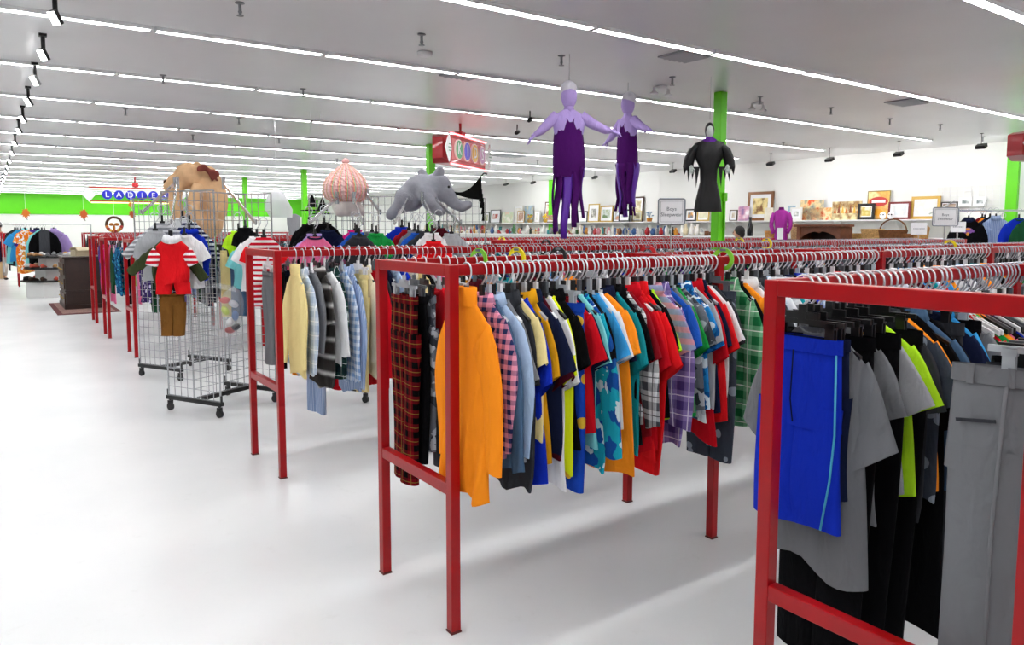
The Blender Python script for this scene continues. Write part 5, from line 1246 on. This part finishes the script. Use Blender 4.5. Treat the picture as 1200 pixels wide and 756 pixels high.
mb = MB(); mb.ell((0, -.024, -.15), (.06, .004, .04)); mb.box((0, -.026, -.15), (.15, .003, .026), Matrix.Rotation(R(8), 3, 'Y')); mb.build('emblem', mat('emblem_purple', '#7A4A9C', .7), hd)
mb = MB(); mb.ell((0, -.029, -.13), (.035, .003, .016)); mb.ell((0, -.028, -.195), (.018, .003, .025)); mb.build('emblem_flash', mat('emblem_gold', '#D98A3A', .7), hd)
mb = MB(); mb.ell((0, .015, -.02), (.085, .035, .05)); mb.build('hood', cloth('navy'), hd, True)
hoodie(1151, 256, 11.3, 1.04, 'tee', 'dark red', 'dark red shirt behind the black hoodie', -YAW-.1)
hoodie(1154, 257, 11.2, 1.04, 'tee', 'orange', 'orange shirt between the black hoodie and the blue shirts', -YAW+.2)
hoodie(1160, 256, 11.1, 1.11, 'long', 'navy', 'navy striped-shirt neighbour beside the orange shirt', -YAW+.1)
hoodie(1167, 256, 11.0, 1.11, 'long', 'blue pinstriped', 'blue pinstriped shirt beside the pilaster', -YAW-.5)
hoodie(1172, 258, 11.2, 1.04, 'long', 'pale blue', 'pale blue shirt behind the pinstriped shirt', -YAW-.4)
hoodie(1176, 262, 11.1, 0.89, 'tee', 'pink striped', 'pink striped top beside the pale blue shirt', -YAW+.1)
hoodie(1194, 257, 10.6, 1.11, 'long', 'royal blue', 'royal blue hoodie in front of the green pilaster', -YAW-.4, 'dark green')
hoodie(1207, 258, 10.4, 1.11, 'long', 'dark green', 'dark green hoodie beside the royal blue hoodie', -YAW-.4)
t = thing('garment_rail', 'chrome garment rail carrying the hoodies by the pilaster', 'clothes rack', (dep(1165, 290, 11.1).x, dep(1165, 290, 11.1).y, 0), -YAW+R(5))
zr = dep(1165, 257, 11.1).z+.13
mb = MB(); mb.tube([(-.6, 0, zr), (.75, 0, zr)], .014, 8); mb.build('rail', M_CHROME, t)
for x in (-.6, .75):
    mb = MB(); mb.tube([(x, 0, .03), (x, 0, zr)], .014, 8); mb.build('post', M_CHROME, t)
    mb = MB(); mb.bar((x, -.25, .02), (x, .25, .02), .03); mb.build('foot', M_CHROME, t)

# ------------------------------------------------------------------ far left: ladies' department
t = thing('area_rug', 'dark red patterned rug under the wooden dresser', 'rug', (1.42, 16.3, 0))
mb = MB(); mb.box((0, 0, .006), (1.0, 2.4, .012)); mb.build('border', mat('rug_red', '#5E2A2A', .95, var=.3, vscale=30), t)
mb = MB(); mb.box((0, 0, .008), (.84, 2.2, .012)); mb.build('field', mat('rug_field', '#8A6A62', .95, var=.35, vscale=40), t)
DX, DY, DZ = 1.12, 15.95, .016
t = thing('wooden_dresser', 'dark brown wooden dresser with carved drawers standing on a rug', 'dresser', (DX, DY, DZ))
mb = MB(); mb.box((.3, .6, .5), (.6, 1.2, .9)); mb.build('carcass', M_WOODD, t, bev=.01)
mb = MB(); mb.box((.3, .6, .965), (.66, 1.28, .03)); mb.build('top', M_WOODD, t, bev=.008)
mb = MB(); mb.box((.3, .6, .04), (.66, 1.26, .08)); mb.build('plinth', M_WOODD, t, bev=.008)
mb = MB(); mb.box((.3, .6, .34), (.63, 1.23, .025)); mb.build('moulding', M_WOODD, t, bev=.006)
for k in range(3):
    for j in range(2):
        mb = MB(); mb.box((-.008, .32+.57*j, .2+.27*k-(.02 if k == 0 else 0)), (.03, .52, .2)); d_ = mb.build('drawer', mat('drawer_wood', '#3A2418', .4, var=.3, vscale=20), t, bev=.008)
        for s_ in (-1, 1): mb = MB(); mb.ell((-.035, .32+.57*j+s_*.14, .2+.27*k), (.014, .014, .014), None, 8, 6); mb.build('knob', mat('brass', '#B59A5A', .3, .8), d_, True)
q = Vector((DX+.3, DY+.3, DZ+.981))
t = thing('cardboard_box', 'small open cream cardboard box on the dresser top', 'box', q, R(20))
mb = MB(); mb.box((0, 0, .06), (.28, .2, .12)); mb.build('box', mat('card_cream', '#CDBFA0', .8), t)
for s_ in (-1, 1): mb = MB(); mb.box((0, s_*.13, .135), (.27, .1, .005), Matrix.Rotation(R(s_*-35), 3, 'X')); mb.build('flap', mat('card_cream', ''), t)
# tiered shoe display
SX, SY = 1.12, 19.5
t = thing('shoe_display', 'white tiered shoe display with dark shelves', 'display stand', (SX, SY, 0))
def octa(r_, z0, z1, n=8): return [[(r_*math.cos(2*PI*(k+.5)/n), r_*math.sin(2*PI*(k+.5)/n), z) for k in range(n)] for z in (z0, z1)]
for (r_, z0, z1) in ((.54, 0, .34), (.34, .375, .62), (.26, .655, .87)):
    mb = MB(); mb.loft(octa(r_, z0, z1), True); mb.build('pedestal', M_WHITE, t)
for (r_, z) in ((.6, .34), (.52, .62), (.46, .87)):
    mb = MB(); mb.loft(octa(r_, z, z+.034, 24), True); mb.build('shelf', M_BLACKM, t)
def shoe_mesh():
    mb = MB(); rings = []
    for i, (x, w_, h_) in enumerate(((-.11, .022, .05), (-.1, .034, .075), (-.05, .036, .08), (0, .035, .06), (.05, .04, .045), (.09, .034, .035), (.115, .012, .02))):
        rings.append([(x, w_*math.cos(2*PI*k/10), h_*.5+h_*.5*math.sin(2*PI*k/10)) for k in range(10)])
    mb.loft(rings, True); return mb.mesh('upper', DEF, True)
SHM = shoe_mesh(); mb = MB(); mb.loft([[(x, w_*s_, z) for s_, z in ((-1, -.008), (1, -.008), (1, .004), (-1, .004))] for x, w_ in ((-.112, .02), (-.08, .034), (.04, .038), (.1, .026), (.118, .008))], True); SOM = mb.mesh('sole', M_BLACKPL)
SHC = [('black', '#161616'), ('tan', '#B08050'), ('coral red', '#C8503C'), ('white', '#E4E2DE'), ('pink', '#D08A8A'), ('grey', '#6E7074'), ('dark brown', '#3A261A')]
rnd = random.Random(5)
for (rr, z, n, nm, pick) in ((.44, .375, 12, 'lowest', (0, 2, 6, 0)), (.4, .655, 12, 'middle', (4, 1, 2, 3)), (.34, .905, 10, 'top', (1, 3, 5, 1))):
    for k in range(n):
        a = 2*PI*k/n+.1; cn, ch = SHC[pick[(k*3+k//4) % 4]]
        t = thing('shoe', f'{cn} shoe on the {nm} tier of the shoe display', 'shoe', (SX+rr*math.cos(a), SY+rr*math.sin(a), z+.008), a+PI, 'shoes on the tiered display')
        inst('upper', SHM, t, mat('shoe_'+cn, ch, .5)); inst('sole', SOM, t)
# rolling rack behind the shoes with jackets facing the aisle
t = thing('garment_rail', 'chrome garment rail behind the shoe display', 'clothes rack', (1.0, 21.2, 0))
mb = MB(); mb.tube([(-1.0, 0, 1.62), (1.1, 0, 1.62)], .014, 8); mb.build('rail', M_CHROME, t)
for x in (-1.0, 1.1):
    mb = MB(); mb.tube([(x, 0, .03), (x, 0, 1.62)], .014, 8); mb.build('post', M_CHROME, t)
    mb = MB(); mb.bar((x, -.25, .02), (x, .25, .02), .03); mb.build('foot', M_CHROME, t)
for kd, c, px, d_, sc in (('dress', 'black', 17, 17.7, 1.0), ('dress', 'charcoal', 19, 17.6, 1.05), ('dress', 'maroon', 21, 17.75, 1.0), ('long', 'aqua', 29, 17.6, 1.5), ('tee', 'sky blue', 24, 17.5, 1.5), ('tee', 'purple', 36, 17.4, 1.6), ('dress', 'orange print', 30, 17.35, 1.2), ('long', 'navy', 43, 17.5, 1.6), ('long', 'aqua', 49, 17.3, 1.6), ('long', 'lilac', 63, 17.35, 1.6), ('long', 'charcoal panelled', 52, 17.0, 1.45)):
    q = dep(px, 270, d_); dsc = f'{c} {TYPEWORD[kd]}'
    tt, hh = hang(kd, c, (q.x, q.y, 1.62), -.25+random.uniform(-.1, .1), sc, 1.0, f'{dsc} hanging above the tiered shoe display' + (' beside the sky blue T-shirt' if px == 29 else ''), 'garments above the shoe display', M_BLACKPL, None, None, None, f'hanger of the {dsc} above the shoe display'+(' by sky blue' if px == 29 else ''), 'hangers above the shoe display')
    tt.scale.y = 2
DKC = ['black', 'charcoal', 'dark red', 'black', 'navy', 'purple', 'white', 'pink', 'grey', 'black', 'denim blue']
for (x, y0, y1, bays, lab) in ((1.97, 17.4, 17.95, 2, 'red clothes rack beyond the dresser, packed with dark tops'), (2.2, 20.6, 21.15, 2, 'red clothes rack in the ladies department, behind the shoe display'), (2.2, 24.0, 24.55, 5, 'red clothes rack farthest towards the green wall'), (-.9, 23.0, 23.5, 1, 'short red clothes rack with black coats by the beige partition')):
    rack(x, y0, y1, bays, lab)
    for yy in (y0, y1): far_run(yy, x+.05, x+bays*BAY-.05, 26*bays, int(y0*7+yy), DKC, True, (.55, .9))
# shopper in red at the frame edge
q = at(2, 328, 2, 0)
t = thing('person', 'person in a red tunic and pale trousers walking by the partition', 'person', (q.x, q.y, 0), R(20))
vs_ = [(0, 0, .86), (0, 0, 1.08), (0, 0, 1.28), (0, 0, 1.4), (0, -.01, 1.5), (0, -.015, 1.58), (.09, 0, .82), (.1, -.05, .46), (.1, .03, .07), (.1, -.1, .03), (-.09, 0, .82), (-.1, .1, .46), (-.1, .2, .09), (-.1, .08, .03), (.17, 0, 1.34), (.22, .03, 1.08), (.2, -.14, .95), (.19, -.22, .92), (-.17, 0, 1.34), (-.22, .03, 1.08), (-.21, -.02, .84), (-.21, -.05, .76)]
es = [(0, 1), (1, 2), (2, 3), (3, 4), (4, 5), (0, 6), (6, 7), (7, 8), (8, 9), (0, 10), (10, 11), (11, 12), (12, 13), (2, 14), (14, 15), (15, 16), (16, 17), (2, 18), (18, 19), (19, 20), (20, 21)]
rs = [.13, .12, .13, .06, .05, .09, .09, .06, .045, .04, .09, .06, .045, .04, .055, .042, .034, .03, .055, .042, .034, .03]
me = bpy.data.meshes.new('body'); me.from_pydata(vs_, es, []); tmp = bpy.data.objects.new('body', me); COL.objects.link(tmp)
sk = tmp.modifiers.new('skin', 'SKIN'); sd = me.skin_vertices[0].data
for v, r_ in zip(sd, rs): v.radius = (r_, r_*.85)
sd[0].use_root = True; sb = tmp.modifiers.new('sub', 'SUBSURF'); sb.levels = 2; sb.render_levels = 2
bpy.context.view_layer.update(); me2 = bpy.data.meshes.new_from_object(tmp.evaluated_get(bpy.context.evaluated_depsgraph_get())); bpy.data.objects.remove(tmp)
me2.materials.clear(); me2.materials.append(mat('skin_tone', '#B98A6C', .6)); me2.polygons.foreach_set('use_smooth', [True]*len(me2.polygons)); obj('body', me2, t)
mb = MB(); mb.loft([ring_torso(*a) for a in ((.08, .07, 1.4, 20, 0, 1, 0, 0), (.19, .13, 1.35, 20, 0, 1, 0, 0), (.18, .15, 1.2, 20, 0, 1, 0, 0), (.165, .14, 1.05, 20, 0, 1, 0, 0), (.2, .17, .85, 20, .008, 40, 0, 0), (.22, .19, .68, 20, .012, 40, 1, 0))], False); mb.build('tunic', fabric('#B3161E'), t, True)
for s_ in (-1, 1):
    p = [(s_*.16, 0, 1.35), (s_*.225, .03, 1.08), (s_*.205, -.13 if s_ > 0 else -.01, .96 if s_ > 0 else .88)]
    mb = MB(); mb.tube(p, [.075, .058, .05], 10); mb.build('sleeve', fabric('#B3161E'), t, True)
    lg = [(.1, 0, .8), (.105, -.05, .46), (.1, .02, .14)] if s_ > 0 else [(-.1, 0, .8), (-.105, .1, .46), (-.1, .18, .16)]
    mb = MB(); mb.tube(lg, [.11, .08, .06], 12); mb.build('trouser_leg', fabric('#C9BDB4'), t, True)
    f0 = Vector((.1, .0, .0)) if s_ > 0 else Vector((-.1, .17, .0))
    mb = MB(); mb.ell(f0+Vector((0, -.04, .035)), (.045, .12, .036)); mb.build('shoe', M_BLACKPL, t, True)
mb = MB(); mb.ell((0, .02, 1.61), (.095, .105, .11)); mb.ell((0, .06, 1.5), (.08, .06, .1)); mb.build('hair', mat('person_hair', '#2A1C16', .6), t, True)
# hanging autumn leaves and wreath
def leaf(px, py, d_, sc, lab, colr):
    q = dep(px, py, d_); t = thing('paper_leaf', lab, 'decoration', q, -YAW+.5)
    mb = MB(); n = 22; ring = []
    for k in range(n):
        a = 2*PI*k/n; r_ = sc*(.6+.4*(1 if k % 2 == 0 else 0)*(1 if k % 4 == 0 else .75)); ring.append((r_*math.cos(a)*.8, r_*math.sin(a)))
    mb.loft([[(x, y, z) for x, z in ring] for y in (-.006, .006)], True); mb.build('blade', mat('leaf_'+colr, colr, .6), t)
    mb = MB(); mb.tube([(0, 0, sc*.8), (0, 0, CEIL-q.z)], .003, 4); mb.build('thread', M_PAPER, t)
    mb = MB(); mb.tube([(0, 0, -sc*.5), (.03, 0, -sc*1.2)], .008, 5); mb.build('stem', M_WOODM, t)
leaf(30, 250, 17.5, .13, 'orange paper maple leaf hanging above the shoe display', '#E0781E')
leaf(98, 251, 17, .13, 'red-orange paper maple leaf hanging above the dresser', '#D8622A')
leaf(153, 240, 17, .08, 'small orange paper leaf hanging below the LADIES sign', '#C98A2A')
leaf(155, 251, 16, .1, 'rusty paper maple leaf hanging behind the wire grid arms', '#B5502A')
q = dep(134, 263, 12.5); t = thing('autumn_wreath', 'brown autumn wreath with orange bow over the far racks', 'wreath', q, -YAW+.4)
mb = MB(); n = 20; pts = [(.12*math.cos(2*PI*k/n), .02*math.sin(5*k), .12*math.sin(2*PI*k/n)) for k in range(n+1)]; mb.tube(pts, .022, 7, False); mb.build('ring', mat('twig', '#5A3A22', .9, bump=.6, bscale=60), t)
for k in range(8): mb = MB(); a = R(200+20*k); mb.ell((.115*math.cos(a), -.03, .115*math.sin(a)), (.028, .02, .025), None, 8, 5); mb.build('blossom', mat(f'blossom_{k%3}', ('#C9702A', '#A8342A', '#D8A83A')[k % 3], .7), t, True)
mb = MB(); mb.ell((-.04, -.04, 0), (.04, .015, .025)); mb.ell((.04, -.04, 0), (.04, .015, .025)); mb.ell((0, -.04, -.06), (.02, .015, .05)); mb.build('bow', fabric('#B5702A'), t, True)
mb = MB(); mb.tube([(0, 0, .13), (0, 0, CEIL-q.z)], .003, 4); mb.build('thread', M_PAPER, t)
# dress form with a grey dress, ghost cloth, witch hats seen between the plush toys
q = at(345, 300, 1, 16.4)
t = thing('dress_form', 'grey dress on a stand between the green column and wire grids', 'mannequin', (q.x, 16.4, 0), -YAW)
mb = MB(); mb.lathe([(.18, 0), (.18, .02), (.02, .04), (.02, .8)], 16); mb.build('stand', M_BLACKM, t, True)
mb = MB(); mb.loft([ring_torso(*a) for a in ((.05, .05, 1.85, 20, 0, 1, 0, 0), (.15, .08, 1.8, 20, 0, 1, 0, 0), (.14, .1, 1.6, 20, 0, 1, 0, 0), (.1, .09, 1.42, 20, 0, 1, 0, 0), (.14, .12, 1.2, 20, .01, 50, 0, 0), (.17, .15, .8, 20, .015, 50, 1, 0))], True); mb.build('dress', fabric('#8E8E92'), t, True)
q = dep(324, 222, 9.5); t = thing('ghost_cloth', 'white gauzy ghost cloth hanging beside the green column', 'decoration', q, -YAW)
mb = MB(); mb.loft([ring_torso(*a) for a in ((.03, .03, .0, 24, 0, 1, 0, 0), (.09, .08, -.05, 24, .004, 30, 0, 0), (.14, .1, -.15, 24, .012, 40, 1, 0), (.17, .12, -.26, 24, .02, 40, 2, 0, .02), (.13, .1, -.36, 24, .025, 40, 3, 0, .05))], 'start'); mb.build('cloth', mat('gauze', '#E6E8EA', .9, alpha=.7), t, True)
mb = MB(); mb.tube([(0, 0, 0), (0, 0, CEIL-q.z)], .002, 4); mb.build('thread', M_PAPER, t)
for px, py, lab in ((366, 247, 'black pointed witch hat beside the green column'), (378, 251, 'black witch hat with green band under the pink plush')):
    q = dep(px, py, 9.0); t = thing('witch_hat', lab, 'hat', q)
    mb = MB(); mb.lathe([(.14, 0), (.14, .006), (.075, .012), (.05, .08), (.02, .17), (.004, .2)], 18); mb.build('felt', fabric('#121214'), t, True)
    mb = MB(); mb.lathe([(.078, .012), (.07, .04), (.066, .04), (.07, .012)], 18); mb.build('band', mat('hat_lime', '#7FD02A', .6), t, True)
    mb = MB(); mb.tube([(0, 0, .2), (0, 0, CEIL-q.z)], .002, 4); mb.build('thread', M_PAPER, t)

# ------------------------------------------------------------------ far hangers and garments, one object each
me = SH.mesh('hangers', [mat('hook_far', '#B4B8C0', .25, .35), M_BLACKPL, M_GREYPL, M_WHITEPL]); o = obj('hangers', me)
tag(o, 'crowd of plastic clothes hangers along the far red rails', 'hangers', kind='stuff')
cols = sorted(set(SG_C)); me = bpy.data.meshes.new('garments'); me.from_pydata(SG_V, [], SG_F)
for c in cols: me.materials.append(cloth(c))
me.polygons.foreach_set('material_index', [cols.index(c) for c in SG_C]); me.polygons.foreach_set('use_smooth', [True]*len(SG_F)); me.update()
o = obj('garments', me); tag(o, 'crowd of mixed garments packed along the far red rails', 'garments', kind='stuff')
